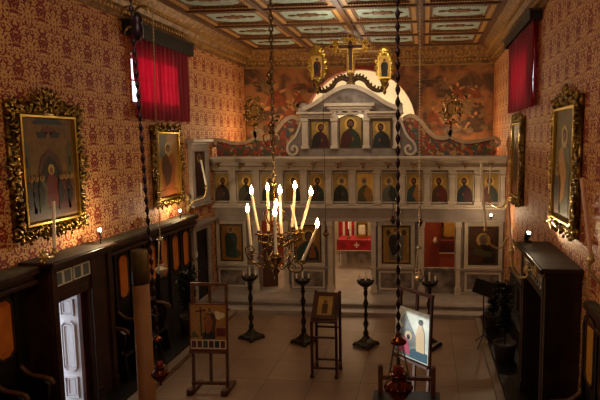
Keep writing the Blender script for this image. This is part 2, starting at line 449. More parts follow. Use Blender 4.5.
cornice('trim_2', (XR, YF, 0), (XR, YB, 0), (-1, 0, 0))
cornice('trim_3', (XL, YB, 0), (XR, YB, 0), (0, -1, 0))
# raised altar floor, two steps
b = MB().box((XL, 12.55, .1), (XR, 19, .2)).box((XL, 12.5, .17), (XR, 12.6, .2)); struct(b.build('altar_floor', 'marble', bevel=.008))
b = MB().box((XL, 12.17, 0), (XR, 12.6, .1)); struct(b.build('trim_4', 'marble', bevel=.008))
# low kerbed platforms under the stalls
b = MB().box((XL, 2, 0), (-4.62, 12.16, .12)); o = struct(b.build('stall_floor_left', 'ebony'))
MB().box((-4.62, 2, 0), (-4.45, 12.16, .10)).build('stone_kerb', 'kerb_stone', o, bevel=.01)
b = MB().box((1.28, 2, 0), (XR, 12.16, .12)); o = struct(b.build('stall_floor_right', 'ebony'))
MB().box((1.15, 2, 0), (1.28, 12.16, .05)).build('stone_kerb', 'kerb_stone', o, bevel=.01)

# windows behind the curtains
def window(name, hole, x, s):
    y0, y1, z0, z1 = hole
    b = MB()
    for (a, c, d, e) in ((y0, y1, z0, z0+.06), (y0, y1, z1-.06, z1), (y0, y0+.06, z0, z1), (y1-.06, y1, z0, z1), ((y0+y1)/2-.03, (y0+y1)/2+.03, z0, z1), (y0, y1, (z0+z1)/2-.015, (z0+z1)/2+.015)):
        b.box((x-.03, a, d), (x+.03, c, e))
    o = struct(b.build(name, 'door_white'))
    m = bpy.data.materials.get('clear_pane')
    if not m:
        m = bpy.data.materials.new('clear_pane'); nt, N, L, bs = nodes(m)
        t = N.new('ShaderNodeBsdfTransparent'); gl = N.new('ShaderNodeBsdfGlossy'); gl.inputs['Roughness'].default_value = .05
        mx = N.new('ShaderNodeMixShader'); mx.inputs[0].default_value = .08
        L.new(t.outputs[0], mx.inputs[1]); L.new(gl.outputs[0], mx.inputs[2]); L.new(mx.outputs[0], N['Material Output'].inputs['Surface'])
    MB().box((x-.004, y0+.05, z0+.05), (x+.004, y1-.05, z1-.05)).build('pane', m, o)
window('window_1', WINL, XL-.2, 1); window('window_2', WINR, XR+.2, -1)

def curtain(label, plabel, loc, rz, w, h, notch=0, ph=.24):
    # local: x along the wall, y into the wall, z up
    t = thing('curtain', label, 'curtain', loc, rz)
    b = MB(); n = 90; rows = 14; V = []
    for j in range(rows+1):
        z = -h*j/rows
        V.append([b.bm.verts.new((-w/2+w*i/n+notch*max(0, 1-abs(i/n-(0 if notch > 0 else 1))*6)*(math.exp(-((z+1.05)/.22)**2)), .028*math.sin(i*.9+.4*math.sin(j*.35))+.012*math.sin(i*2.3+j*.2), z+(.012*math.sin(i*.5) if j == rows else 0))) for i in range(n+1)])
    for j in range(rows):
        for i in range(n): b.bm.faces.new((V[j][i], V[j][i+1], V[j+1][i+1], V[j+1][i]))
    b.build('drape', 'curtain', t, smooth=True)
    MB().cyl((-w/2-.02, 0, .01), (w/2+.02, 0, .01), .014).build('rod', 'bronze', t)
    p = thing('pelmet', plabel, 'pelmet', loc, rz)
    MB().box((-w/2-.14, -.10, -.02), (w/2+.14, -.085, ph)).box((-w/2-.14, -.085, ph-.04), (w/2+.14, .105, ph)).box((-w/2-.14, -.085, -.02), (-w/2-.12, .105, ph-.04)).box((w/2+.12, -.085, -.02), (w/2+.14, .105, ph-.04)).build('board', 'ebony', p)
    MB().box((-w/2-.17, -.13, ph), (w/2+.17, .10, ph+.03)).build('cornice', 'gilt_dark', p)
curtain('red curtain hanging over the window of the wallpapered wall above the tall gilded icon', 'dark wooden pelmet over the curtain on the wall with the open door', (XL+.12, 10.80, 6.03), PI/2, 2.30, 1.50, .10)
curtain('red curtain hanging over the window high beside the narrow gilded icon, seen edge on', 'dark wooden pelmet over the curtain on the wall with the spotlight', (XR-.12, 11.15, 6.14), -PI/2, 2.75, 1.46, 0, .13)

# ------------------------------------------------------------------ painted figures
def bust(panel, cx, z0, w, h, y, robe, mantle, hair='hair', skin='skin', halo='gold_bright', beard=True, turn=0):
    """half-length saint standing at (cx, z0), as painted layers on a panel; y is the panel's face"""
    hx, hz, hr = cx+turn*.05*w, z0+.70*h, .155*w
    MB().prism(ellipse(hx, hz, hr*1.75, hr*1.8, 28), y-.003, y).build('halo', 'gold_lit' if halo == 'gold_bright' else halo, panel)
    r = [(cx-.46*w, z0), (cx-.44*w, z0+.25*h), (cx-.36*w, z0+.42*h), (cx-.17*w, z0+.53*h), (cx-.08*w, z0+.58*h), (cx+.08*w, z0+.58*h), (cx+.17*w, z0+.53*h), (cx+.36*w, z0+.41*h), (cx+.45*w, z0+.22*h), (cx+.46*w, z0)]
    MB().prism(r, y-.006, y).build('robe', robe, panel)
    s = 1 if turn >= 0 else -1
    mt = [(cx-s*.10*w, z0+.56*h), (cx-s*.30*w, z0+.46*h), (cx-s*.43*w, z0+.26*h), (cx-s*.45*w, z0), (cx-s*.12*w, z0), (cx+s*.10*w, z0+.22*h), (cx+s*.02*w, z0+.40*h)]
    MB().prism(mt, y-.008, y).build('mantle', mantle, panel)
    MB().prism(ellipse(hx, hz+.02*h, hr*1.05, hr*1.3, 20), y-.009, y).build('hair', hair, panel)
    MB().prism(ellipse(hx+turn*.02*w, hz-.01*h, hr*.72, hr*1.08, 20), y-.011, y).build('face', skin, panel)
    MB().prism(ellipse(cx+s*.1*w, z0+.26*h, .05*w, .06*h, 12), y-.011, y).build('hand', skin, panel)
    e = MB()
    for q in (-1, 1): e.prism(ellipse(hx+turn*.02*w+q*hr*.3, hz+.02*h, hr*.14, hr*.09, 8), y-.012, y)
    e.box((hx-hr*.08+turn*.02*w, y-.012, hz-.06*h), (hx+hr*.08+turn*.02*w, y, hz+.01*h))
    e.build('eyes', 'ink', panel)
    if beard: MB().prism([(hx-hr*.7, hz-.03*h), (hx-hr*.5, hz-.10*h), (hx, hz-.17*h), (hx+hr*.5, hz-.10*h), (hx+hr*.7, hz-.03*h), (hx, hz-.06*h)], y-.0125, y).build('beard', hair, panel)

def standing(panel, cx, z0, w, h, y, robe, mantle, hair='hair', halo='gold_leaf', skin='skin'):
    MB().prism([(cx-.34*w, z0), (cx-.36*w, z0+.35*h), (cx-.40*w, z0+.62*h), (cx-.30*w, z0+.78*h), (cx-.1*w, z0+.83*h), (cx+.1*w, z0+.83*h), (cx+.32*w, z0+.78*h), (cx+.42*w, z0+.6*h), (cx+.34*w, z0+.3*h), (cx+.36*w, z0)], y-.004, y).build('robe', robe, panel)
    MB().prism([(cx-.1*w, z0+.8*h), (cx-.32*w, z0+.74*h), (cx-.38*w, z0+.5*h), (cx-.2*w, z0+.12*h), (cx+.05*w, z0+.2*h), (cx+.2*w, z0+.5*h)], y-.006, y).build('mantle', mantle, panel)
    if halo: MB().prism(ellipse(cx, z0+.9*h, .2*w, .2*w, 20), y-.005, y).build('halo', halo, panel)
    MB().prism(ellipse(cx, z0+.91*h, .12*w, .075*h, 16), y-.007, y).build('hair', hair, panel)
    MB().prism(ellipse(cx, z0+.895*h, .085*w, .06*h, 16), y-.009, y).build('face', skin, panel)
    MB().prism(ellipse(cx+.22*w, z0+.58*h, .05*w, .025*h, 10), y-.009, y).build('hand', skin, panel)

# ------------------------------------------------------------------ gilded carved frames
def carved(b, x0, x1, z0, z1, bd, y, seed, rough=1.0, crest=1):
    """acanthus scrolls and leaves round a rectangular opening, in front of plane y"""
    r = random.Random(seed)
    W, H = x1-x0, z1-z0
    def leaf(x, z, ang, L, wd):
        rot = Matrix.Rotation(-ang, 3, 'Y') @ Matrix.Rotation(r.uniform(-.5, .5), 3, 'X')
        b.ell((x, y-r.uniform(.02, .05)*rough, z), (L, .022+.015*r.random(), wd), rot, 1)
    def scroll(x, z, rad, a0, dr):
        pts = []
        for k in range(14):
            a = a0+dr*k*.42; q = rad*(1-k/16)
            pts.append((x+q*math.cos(a), y-.02-.03*k/14, z+q*math.sin(a)))
        b.tube(pts, [rad*.22*(1-k/22) for k in range(14)], 6)
    per = [((x0+x1)/2, z0, W, 0), ((x0+x1)/2, z1, W, 0), (x0, (z0+z1)/2, H, 1), (x1, (z0+z1)/2, H, 1)]
    for q, (cx, cz, Ln, v) in enumerate(per):
        n = int(Ln/(bd*.42)); sgn = (-1, 1, -1, 1)[q]
        for k in range(n):
            t = (k+.5)/n-.5
            o = bd*(.5+r.uniform(-.12, .12))*sgn
            x, z = (cx+t*Ln, cz+o) if not v else (cx+o, cz+t*Ln)
            a = (0 if not v else PI/2)+r.choice((.6, -.6, .9, -.9))
            leaf(x, z, a, bd*r.uniform(.3, .42), bd*r.uniform(.1, .16))
            if k % 2 == 0: scroll(x+r.uniform(-.2, .2)*bd, z+r.uniform(-.2, .2)*bd, bd*r.uniform(.24, .34), r.uniform(0, 6), r.choice((-1, 1)))
            ext = 1+.35*math.cos(k*1.7+q)
            x, z = (cx+t*Ln, cz+bd*.9*ext*sgn) if not v else (cx+bd*.9*ext*sgn, cz+t*Ln)
            leaf(x, z, (PI/2 if not v else 0)+r.uniform(-.5, .5), bd*.26, bd*.12)
    for cx, cz in ((x0-bd*.5, z0-bd*.5), (x1+bd*.5, z0-bd*.5), (x0-bd*.5, z1+bd*.5), (x1+bd*.5, z1+bd*.5)):
        for k in range(6):
            a = k*PI/3+.3; leaf(cx+bd*.45*math.cos(a), cz+bd*.45*math.sin(a), a, bd*.42, bd*.16)
        scroll(cx, cz, bd*.5, r.uniform(0, 6), 1)
    for k in range(9 if crest else 0):       # crest at the top
        a = PI*(k+.5)/9; leaf((x0+x1)/2+bd*1.3*math.cos(a), z1+bd*.8+bd*1.0*math.sin(a), a, bd*.5, bd*.16)
    if crest: scroll((x0+x1)/2-bd*.5, z1+bd, bd*.5, 0, 1); scroll((x0+x1)/2+bd*.5, z1+bd, bd*.5, PI, -1)
    for (sx, sz) in ((x0-bd, (z0+z1)/2), (x1+bd, (z0+z1)/2)):
        for k in range(7):
            a = 2*PI*k/7; leaf(sx+bd*.5*math.cos(a), sz+bd*.8*math.sin(a), a, bd*.45, bd*.16)

def framed_icon(name, label, loc, rz, w, h, bd, seed, ground, paint, rim=.035, tilt=0, crest=1):
    """w,h painted area; loc = bottom centre of the painted area on the wall"""
    t = thing(name, label, 'icon', loc, rz)
    if tilt: t.rotation_euler = (tilt, 0, rz)
    b = MB(); b.ring(-w/2-bd, w/2+bd, -bd, h+bd, bd*.95, -.055, -.01); carved(b, -w/2, w/2, 0, h, bd, -.05, seed, 1.0, crest)
    b.build('carved_frame', 'gold', t, smooth=True)
    MB().ring(-w/2-rim*.5, w/2+rim*.5, -rim*.5, h+rim*.5, rim, -.105, -.03).build('gilt_rim', 'gold_bright', t, bevel=.006)
    p = MB().box((-w/2, -.06, 0), (w/2, -.02, h)).build('painted_panel', ground, t)
    paint(p, w, h, -.061)
    return t

# ------------------------------------------------------------------ iconostasis
IX, IY = -1.85, 13.5
ico = thing('icon_screen', 'pale marble icon screen with rows of framed icons, doorways and a gabled attic', 'icon screen', (IX, IY, .2))
Z0 = .2
def zz(z): return z-Z0
LX, RX = -3.594, 3.818
OP = [(-2.45, -1.78), (-.49, .49), (1.85, 2.62)]
solid = [(LX, -2.45), (-1.78, -.49), (.49, 1.85), (2.62, RX)]
for a, c in solid:
    MB().box((a, 0, 0), (c, .3, zz(2.06))).build('screen_wall', 'marble_field', ico)
    a1, c1 = max(a-.02, LX), min(c+.02, RX)
    MB().box((a1, -.05, 0), (c1, 0, zz(.27))).box((a1, -.04, zz(.80)), (c1, 0, zz(.84))).box((a1, -.07, zz(.84)), (c1, 0, zz(.87))).build('dado_moulding', 'marble', ico, bevel=.008)
BIG = [(-3.47, -2.86), (-1.5, -.79), (.77, 1.5), (2.94, 3.68)]
for a, c in BIG:
    MB().box((a-.02, -.022, zz(.32)), (c+.02, 0, zz(.76))).build('veined_slab', 'marble_dark', ico)
    MB().ring(a-.08, c+.08, zz(.29), zz(.79), .05, -.035, 0).build('slab_moulding', 'marble_pale', ico)
    MB().ring(a-.10, c+.10, zz(.875), zz(2.055), .045, -.06, 0).ring(a-.055, c+.055, zz(.92), zz(2.01), .05, -.04, 0).build('icon_surround', 'marble_pale', ico, bevel=.008)
# doorway pilasters
for a, c in OP:
    for x in (a-.07, c+.07):
        MB().box((x-.06, -.07, 0), (x+.06, 0, zz(2.06))).box((x-.085, -.10, 0), (x+.085, 0, zz(.36))).box((x-.075, -.09, zz(.36)), (x+.075, 0, zz(.40))).box((x-.08, -.10, zz(1.93)), (x+.08, 0, zz(2.06))).build('pilaster', 'marble_pale', ico, bevel=.008)
MB().box((LX, -.03, zz(2.06)), (RX, .3, zz(2.43))).box((LX, -.10, zz(2.06)), (RX, -.03, zz(2.11))).box((LX, -.06, zz(2.11)), (RX, -.03, zz(2.15))).build('frieze', 'marble', ico, bevel=.006)
MB().box((LX, -.17, zz(2.40)), (RX, .3, zz(2.45))).box((LX, -.09, zz(2.45)), (RX, .3, zz(2.50))).build('ledge', 'marble_pale', ico, bevel=.01)
MB().box((LX, .02, zz(2.50)), (RX, .3, zz(3.36))).build('row_wall', 'marble_field', ico)
RW = [-3.372+.621*k for k in range(12)]
for k in range(1, 13):
    x = -3.683+.621*k
    x0, x1 = max(x-.085, LX), min(x+.085, RX)
    MB().box((x0+.012, -.085, zz(2.50)), (x1-.012, .02, zz(3.36))).box((max(x0-.012, LX), -.12, zz(2.50)), (min(x1+.012, RX), .02, zz(2.58))).box((max(x0-.006, LX), -.115, zz(3.20)), (min(x1+.006, RX), .02, zz(3.235))).box((max(x0-.012, LX), -.13, zz(3.28)), (min(x1+.012, RX), .02, zz(3.36))).box((x0+.05, -.10, zz(2.66)), (x1-.05, .0, zz(3.15))).build('row_pilaster', 'marble_pale', ico, bevel=.006)
for x in RW: MB().ring(x-.225, x+.225, zz(2.53), zz(3.31), .028, -.03, .02).build('row_surround', 'marble_pale', ico, bevel=.005)
e = MB()
for (z0, z1, p) in ((3.36, 3.41, .14), (3.41, 3.45, .19), (3.45, 3.56, .12), (3.56, 3.60, .20), (3.60, 3.65, .28), (3.65, 3.71, .36)):
    e.box((LX, -p, zz(z0)), (RX, .3, zz(z1)))
e.build('entablature', 'marble_pale', ico, bevel=.008)
# attic with three arched fields
MB().box((-1.32, -.02, zz(3.71)), (1.32, .28, zz(3.90))).box((-1.22, 0, zz(3.9)), (1.22, .28, zz(4.66))).build('attic_wall', 'marble_field', ico, bevel=.008)
for x in (-1.15, -.40, .40, 1.15):
    MB().box((x-.075, -.10, zz(3.9)), (x+.075, 0, zz(4.66))).box((x-.10, -.13, zz(3.9)), (x+.10, 0, zz(3.97))).box((x-.095, -.14, zz(4.58)), (x+.095, 0, zz(4.66))).build('attic_pilaster', 'marble_pale', ico, bevel=.006)
c = MB()
for s in (-1, 1):
    for (z0, z1, p, q) in ((4.64, 4.69, .13, 0), (4.69, 4.75, .20, .03), (4.75, 4.80, .30, .08)):
        a, d = sorted((s*.42, s*(1.23+q))); c.box((a, -p, zz(z0)), (d, .28, zz(z1)))
for (z0, z1, p, q) in ((4.74, 4.78, .13, .5), (4.82, 4.87, .16, .50), (4.87, 4.93, .22, .55), (4.93, 5.01, .30, .62)):
    c.box((-q, -p, zz(z0)), (q, .28, zz(z1)))
for x in (-.42, .42): c.box((x-.08, -.14, zz(4.66)), (x+.08, .2, zz(4.86)))
for x in (-.25, 0, .25): c.box((x-.055, -.14, zz(4.78)), (x+.055, .2, zz(4.86)))
c.build('attic_cornice', 'marble_pale', ico, bevel=.01)
# segmental pediment
pr_ = [(-1.15, 4.86), (-.88, 4.98), (-.62, 5.15), (-.37, 5.30), (-.15, 5.385), (0, 5.40), (.15, 5.385), (.37, 5.30), (.62, 5.15), (.88, 4.98), (1.15, 4.86)]
top = bez2(pr_, 4) + [(1.15, 4.80), (-1.15, 4.80)]
MB().prism([(x, zz(z)) for x, z in top], .02, .26).build('pediment', 'marble_field', ico)
arc = [(x*1.03, z+.02) for x, z in bez2(pr_, 4)]
MB().ribbon([(x, zz(z)) for x, z in arc], .10, -.16, .28).build('pediment_moulding', 'marble_pale', ico, bevel=.006)
MB().prism([(-.52, zz(5.01)), (.52, zz(5.01)), (.26, zz(5.22)), (-.26, zz(5.22))], -.02, .02).build('gable_panel', 'marble_dark', ico)
for s in (-1, 1): MB().box((s*1.2-.10, -.1, zz(4.80)), (s*1.2+.10, .2, zz(4.92))).ell((s*1.2, .05, zz(4.97)), (.10, .10, .08)).build('end_block', 'marble', ico, bevel=.006)
# side scrolls of the attic
for s in (-1, 1):
    pl = [(1.22, 4.62), (1.28, 4.45), (1.38, 4.22), (1.55, 4.02), (1.60, 3.85), (1.52, 3.74), (1.22, 3.74)]
    MB().prism([(s*x, zz(z)) for x, z in bez2(pl, 6)], 0, .26).build('side_wing', 'marble_field', ico)
    sp = [(1.24, 4.64), (1.31, 4.42), (1.42, 4.2), (1.58, 4.03), (1.62, 3.86), (1.52, 3.75), (1.40, 3.78), (1.36, 3.90), (1.44, 3.97), (1.50, 3.90), (1.46, 3.86)]
    MB().ribbon([(s*x, zz(z)) for x, z in bez2(sp, 6)], .055, -.05, .2).build('volute', 'marble_pale', ico)
# painted wavy crest
for s in (-1, 1):
    inner = [(1.30, 4.62), (1.50, 4.70), (1.72, 4.58), (1.95, 4.30), (2.15, 4.16), (2.38, 4.16), (2.47, 4.28), (2.40, 4.36), (2.32, 4.29)]
    outer = [(2.58, 4.28), (2.50, 4.33), (2.46, 4.24), (2.56, 4.13), (2.8, 4.05), (3.08, 4.06), (3.35, 4.12), (3.55, 4.14), (3.66, 4.06), (3.62, 3.96), (3.53, 4.0)]
    if s < 0: outer = [(min(x, 3.53), z) for x, z in outer]
    pi = bez2(inner, 8); po = bez2(outer, 8)
    b = MB(); b.ribbon([(s*x, zz(z)) for x, z in pi], .10, .02, .16); b.ribbon([(s*x, zz(z)) for x, z in po], .085, .02, .16); b.build('crest_ribbon', 'crest_ribbon', ico)
    bt = bez2(inner[:6]+outer[3:8], 6)
    MB().prism([(s*x, zz(z-.02)) for x, z in bt] + [(s*(3.5 if s < 0 else 3.6), zz(3.71)), (s*1.30, zz(3.71))], .06, .12).build('crest_panel', 'crest_paint', ico)
    # gilded cartouche on the meeting of the scrolls
    g = MB(); r = random.Random(3 if s > 0 else 5)
    for k in range(70):
        a = r.uniform(0, 2*PI); q = r.uniform(.42, 1.0); L = r.uniform(.03, .06)
        g.ell((s*2.47+.30*q*math.cos(a), .02-r.uniform(0, .05), zz(4.86)+.40*q*math.sin(a)), (L, .03, L*.45), Matrix.Rotation(r.uniform(0, 6), 3, 'Y'), 1)
    for k in range(8):
        a = 2*PI*k/8+.2; g.tube([(s*2.47+.22*math.cos(a)+.07*(1-j/12)*math.cos(a+j*.5), -.02, zz(4.86)+.30*math.sin(a)+.07*(1-j/12)*math.sin(a+j*.5)) for j in range(11)], .016, 6)
    g.cyl((s*2.47, .06, zz(4.30)), (s*2.47, .06, zz(4.56)), .035)
    g.tube([(s*2.47+.11*math.cos(2*PI*k/24), .0, zz(4.86)+.16*math.sin(2*PI*k/24)) for k in range(24)], .022, 6, True)
    m = g.build('gilded_cartouche', 'gold', ico, smooth=True)
    MB().prism(ellipse(s*2.47, zz(4.86), .11, .16, 24), .02, .05).build('painted_oval', 'p_ochre', m)
# lower leaf of the doorways
MB().box((1.85, .08, 0), (2.62, .14, zz(.80))).box((1.83, .05, zz(.80)), (2.64, .17, zz(.86))).build('low_gate', 'marble_dark', ico)
dl = MB().box((0, -.02, 0), (.40, .02, 1.45)).ring(.05, .35, .08, .62, .03, -.035, .035).ring(.05, .35, .72, 1.38, .03, -.035, .035).build('side_door_leaf', 'easel_wood', ico)
dl.location = (-2.43, .22, .02); dl.rotation_euler = (0, 0, .35)

# icons of the screen
row_specs = [
 ('p_dark', 'p_brown', 'hair', 1), ('p_dark', 'p_olive', 'hair', 1), ('p_brown', 'p_blue', 'grey_hair', 1), ('p_blue', 'p_ochre', 'hair', 1), ('p_green', 'p_brown', 'hair', 1), ('p_green', 'p_dark', 'grey_hair', 1),
 ('p_olive', 'p_ochre', 'grey_hair', -1), ('p_grey', 'p_green', 'grey_hair', -1), ('p_teal', 'p_ochre', 'hair', -1), ('p_brown', 'p_red', 'hair', -1), ('p_blue', 'p_maroon', 'hair', -1), ('p_red', 'p_green', 'hair', -1)]
ordn = ['first', 'second', 'third', 'fourth', 'fifth', 'sixth', 'seventh', 'eighth', 'ninth', 'tenth', 'eleventh', 'last']
looks = ['dark brown', 'dark and olive', 'brown and blue', 'blue and ochre', 'green and brown', 'dark green', 'olive and ochre', 'grey and green', 'teal and ochre', 'brown and red', 'blue and maroon', 'red and green']
for k, x in enumerate(RW):
    rb, mt, hr, tr = row_specs[k]
    t = thing('saint_icon', f'small saint icon, {looks[k]} robes, {ordn[k]} of the row from the open door side', 'icon', (IX+x, IY-.005, 2.57), 0, 'row of twelve saints on the marble screen')
    p = MB().box((-.194, 0, 0), (.194, .02, .70)).build('gold_panel', 'gold_lit' if k == 6 else 'gold_leaf', t)  # seventh panel's brighter gold paints in the light on it
    bust(p, 0, 0, .42, .72, 0, rb, mt, hr, turn=tr)
def attic_icon(label, x, w, h, arch, spec, turn):
    t = thing('saint_icon', label, 'icon', (IX+x, IY-.025, 3.93), 0, 'three icons of the attic')
    if arch: poly = [(-w/2, 0), (w/2, 0), (w/2, h-.1)] + [(w/2*math.cos(a), h-.1+.12*math.sin(a)) for a in [PI*k/12 for k in range(1, 12)]] + [(-w/2, h-.1)]
    else: poly = [(-w/2, 0), (w/2, 0), (w/2, h), (-w/2, h)]
    p = MB().prism(poly, 0, .02).build('gold_panel', 'gold_leaf', t)
    bust(p, 0, 0, w*1.02, h*1.06, 0, *spec, turn=turn)
    fr = MB()
    pts = poly+[poly[0]]
    fr.ribbon(pts, .022, -.015, .02); fr.build('gilt_edge', 'gilt_dark', t)
attic_icon('gold attic icon of a bowing saint in maroon robes, beside the arched one', -.775, .46, .65, False, ('p_maroon', 'p_dark'), 1)
attic_icon('largest attic icon with arched top, a haloed saint in dark robes facing forward', 0, .56, .77, True, ('p_green', 'p_maroon'), 0)
attic_icon('gold attic icon of a bowing saint in blue robes, beside the bead chain', .775, .46, .65, False, ('p_blue', 'p_dark'), -1)

def big_icon(label, k, ground, painter):
    a, c = BIG[k]; w = c-a
    t = thing('large_icon', label, 'icon', (IX+(a+c)/2, IY-.014, .975), 0, 'large icons of the lower tier')
    p = MB().box((-w/2, 0, 0), (w/2, .012, .98)).build('painted_panel', ground, t)
    MB().ring(-w/2, w/2, 0, .98, .035, -.03, 0).build('gilt_frame', 'gilt_dark', t, bevel=.006)
    painter(p, w, .98, 0)
def paint_flower(p, w, h, y):
    standing(p, -.02, .12, .42, .78, y, 'p_teal', 'p_green'); MB().prism(ellipse(.03, .2, .22, .12, 18), y-.002, y).build('ground', 'p_olive', p)
def paint_virgin(p, w, h, y):
    bust(p, 0, .05, w*.9, h*.9, y, 'p_blue', 'p_teal', hair='p_blue', beard=False, turn=1)
    MB().prism(ellipse(.12, .42, .06, .07, 16), y-.014, y).build('child_face', 'skin', p); MB().prism([(.03, .12), (.2, .12), (.2, .3), (.12, .37), (.05, .3)], y-.013, y).build('child_robe', 'p_orange', p)
def paint_christ(p, w, h, y):
    MB().prism([(-.27, .1), (.27, .1), (.27, .7), (.2, .8), (-.2, .8), (-.27, .7)], y-.003, y).build('throne', 'p_ochre', p)
    standing(p, 0, .1, .5, .82, y-.004, 'p_grey', 'p_dark')
    for s in (-1, 1): MB().prism(ellipse(s*.2, .8, .06, .08, 14), y-.005, y).build('angel', 'p_brown', p)
def paint_dark(p, w, h, y):
    bust(p, 0, .05, w*.85, h*.85, y, 'p_dark', 'p_brown', hair='p_grey', turn=0)
    MB().prism([(-.25, .28), (.2, .2), (.24, .32), (-.2, .42)], y-.014, y).build('banner', 'p_olive', p)
big_icon('large icon with a green robed figure, beside the marble framed door at the wall', 0, 'p_ochre', paint_flower)
big_icon('large icon of a blue veiled woman with a child, behind the chandelier', 1, 'p_ochre', paint_virgin)
big_icon('large icon of an enthroned figure on gold, between the altar doorway and the gated doorway', 2, 'gold_leaf', paint_christ)
big_icon('large dark brown icon in a gilt frame, next to the black music stand', 3, 'p_brown', paint_dark)

# gilded brackets over the row
def bracket(i, x):
    t = thing('scroll_bracket', f'gilded scroll bracket over the {ordn[i]} icon of the row from the open door side', 'bracket', (IX+x, IY-.21, 3.50), 0, 'gilded scroll brackets on the cornice')
    b = MB(); pts = [(.0, .075, .0), (-.01, -.05, .03), (-.015, -.10, .02), (0, -.12, -.03), (.01, -.09, -.05)]
    b.tube(bez(pts, 5), .014, 6); b.ell((0, -.01, 0), (.03, .03, .045)); b.ell((-.045, -.03, .02), (.045, .015, .018), Matrix.Rotation(.6, 3, 'Y')); b.ell((.045, -.03, .02), (.045, .015, .018), Matrix.Rotation(-.6, 3, 'Y')); b.ell((0, -.03, -.05), (.016, .014, .035))
    b.build('scroll', 'gilt_brown', t, smooth=True)
    MB().lathe([(.004, -.10), (.022, -.07), (.028, -.045), (.016, -.035)], (0, -.105, 0), 12).build('cup', 'brass', t, smooth=True)
for i, x in enumerate(RW): bracket(i, x-.02)

# ------------------------------------------------------------------ gilded cross and its two side icons
cx0 = IX+.0; CZ = 5.478
t = thing('altar_cross', 'gilded cross with trefoil arms standing on the gable of the marble screen', 'cross', (cx0, IY+.1, CZ))
MB().lathe([(.11, 0), (.11, .05), (.07, .08), (.065, .20), (.10, .24), (.10, .27), (.05, .30)], seg=20).build('pedestal', 'gilt_brown', t)
AZ = .93
b = MB(); b.box((-.07, -.03, .28), (.07, .03, 1.14)); b.box((-.38, -.03, AZ-.06), (.38, .03, AZ+.06)); rc = random.Random(2)
for (x, z, a) in ((-.38, AZ, PI), (.38, AZ, 0), (0, 1.09, PI/2)):
    for da in (-1.6, 0, 1.6):
        qx, qz = x+.085*math.cos(a+da), z+.085*math.sin(a+da)
        b.tube([(qx+.052*math.cos(2*PI*k/16), -.03, qz+.052*math.sin(2*PI*k/16)) for k in range(16)], .018, 6, True); b.ell((qx, -.02, qz), (.036, .03, .036))
        for j in range(5):
            an = a+da+(-.9+.45*j)
            if qz+.1*math.sin(an) < 1.27: b.ell((qx+.085*math.cos(an), 0, qz+.085*math.sin(an)), (.032, .02, .012), Matrix.Rotation(-an, 3, 'Y'), 1)
for sx in (-1, 1):
    for sz in (-1, 1):                       # open scrollwork in the corners
        for k in range(8):
            q = .08+.03*k; b.ell((sx*(q+rc.uniform(-.02, .02)), rc.uniform(-.03, .0), AZ+sz*(.10+.16*math.sin(k*.6)*.6+.01*k)), (.04, .02, .016), Matrix.Rotation(rc.uniform(0, 3), 3, 'Y'), 1)
        b.tube([(sx*(.17+.055*(1-j/14)*math.cos(j*.6)), -.01, AZ+sz*(.15+.055*(1-j/14)*math.sin(j*.6))) for j in range(13)], .011, 6)
        b.ell((sx*.30, 0, AZ+sz*.10), (.05, .02, .02), Matrix.Rotation(sx*sz*.5, 3, 'Y'), 1)
    for k in range(16):
        z = .31+k*.033; b.ell((sx*(.085+.015*(k % 2)), -.01, z), (.03, .025, .016), Matrix.Rotation(sx*.7, 3, 'Y'), 1)
    b.ell((sx*.56, 0, AZ), (.09, .015, .012), None, 1)
b.build('gilded_arms', 'gold_cross', t, smooth=False)
MB().box((-.05, -.045, .36), (.05, -.03, 1.08)).box((-.30, -.045, AZ-.04), (.30, -.03, AZ+.04)).ell((0, -.045, AZ+.05), (.045, .02, .055)).build('painted_body', 'p_brown', t)
for (x, z) in ((-.465, AZ), (.465, AZ), (0, 1.175)): MB().cyl((x, -.06, z), (x, -.05, z), .042, seg=18).build('medallion', 'p_red', t)
for s in (-1, 1):                           # dragon-like scroll arms
    b = MB(); pts = [(s*.06, 0, .12), (s*.20, -.02, .17), (s*.36, -.02, .10), (s*.48, -.02, -.05), (s*.66, -.02, -.15), (s*.82, -.02, -.12), (s*.92, -.02, .0), (s*.86, -.02, .08)]
    b.tube(bez(pts, 6), [.07*(1-.5*k/42) for k in range(43)], 8)
    for k in range(10):
        v = bez(pts, 6)[4+k*3]; b.ell((v.x, v.y-.01, v.z+.07), (.06, .025, .03), Matrix.Rotation(-1.0*s, 3, 'Y'), 1)
    b.build('dragon_arm', 'gilt_dark', t, smooth=True)
def side_panel(label, px, pyb, pyt, w):
    a = at(px, pyb, IY-.14); c = at(px, pyt, IY-.14); h = c.z-a.z
    t = thing('oval_icon', label, 'icon', a, 0, 'gilded icons flanking the cross')
    b = MB(); n = 30
    for k in range(n):
        an = 2*PI*k/n
        b.ell((w*.42*math.cos(an), 0, h*.5+h*.44*math.sin(an)), (.075, .035, .035), Matrix.Rotation(-an+.5*(-1)**k, 3, 'Y'), 1)
    for k in range(9):
        an = PI*(.15+.7*k/8); b.ell((w*.36*math.cos(an), 0, h*.62+h*.42*math.sin(an)), (.09, .03, .03), Matrix.Rotation(-an, 3, 'Y'), 1)
    b.ring(-w*.36, w*.36, h*.12, h*.82, .03, -.03, .02)
    b.build('flaming_frame', 'gold_bright', t)
    p = MB().prism([(-w*.34, h*.14), (w*.34, h*.14), (w*.34, h*.62)] + [(w*.34*math.cos(q), h*.62+h*.18*math.sin(q)) for q in [PI*k/10 for k in range(1, 10)]] + [(-w*.34, h*.62)], -.01, .01).build('painted_panel', 'gold_lit', t)
    standing(p, 0, h*.15, w*.5, h*.58, -.011, 'p_red' if px < 350 else 'p_blue', 'p_dark')
    MB().lathe([(.02, -.30), (.05, -.24), (.03, -.16), (.07, -.08), (.10, .0), (.12, .06)], seg=14).build('stem', 'gold', t, smooth=True)
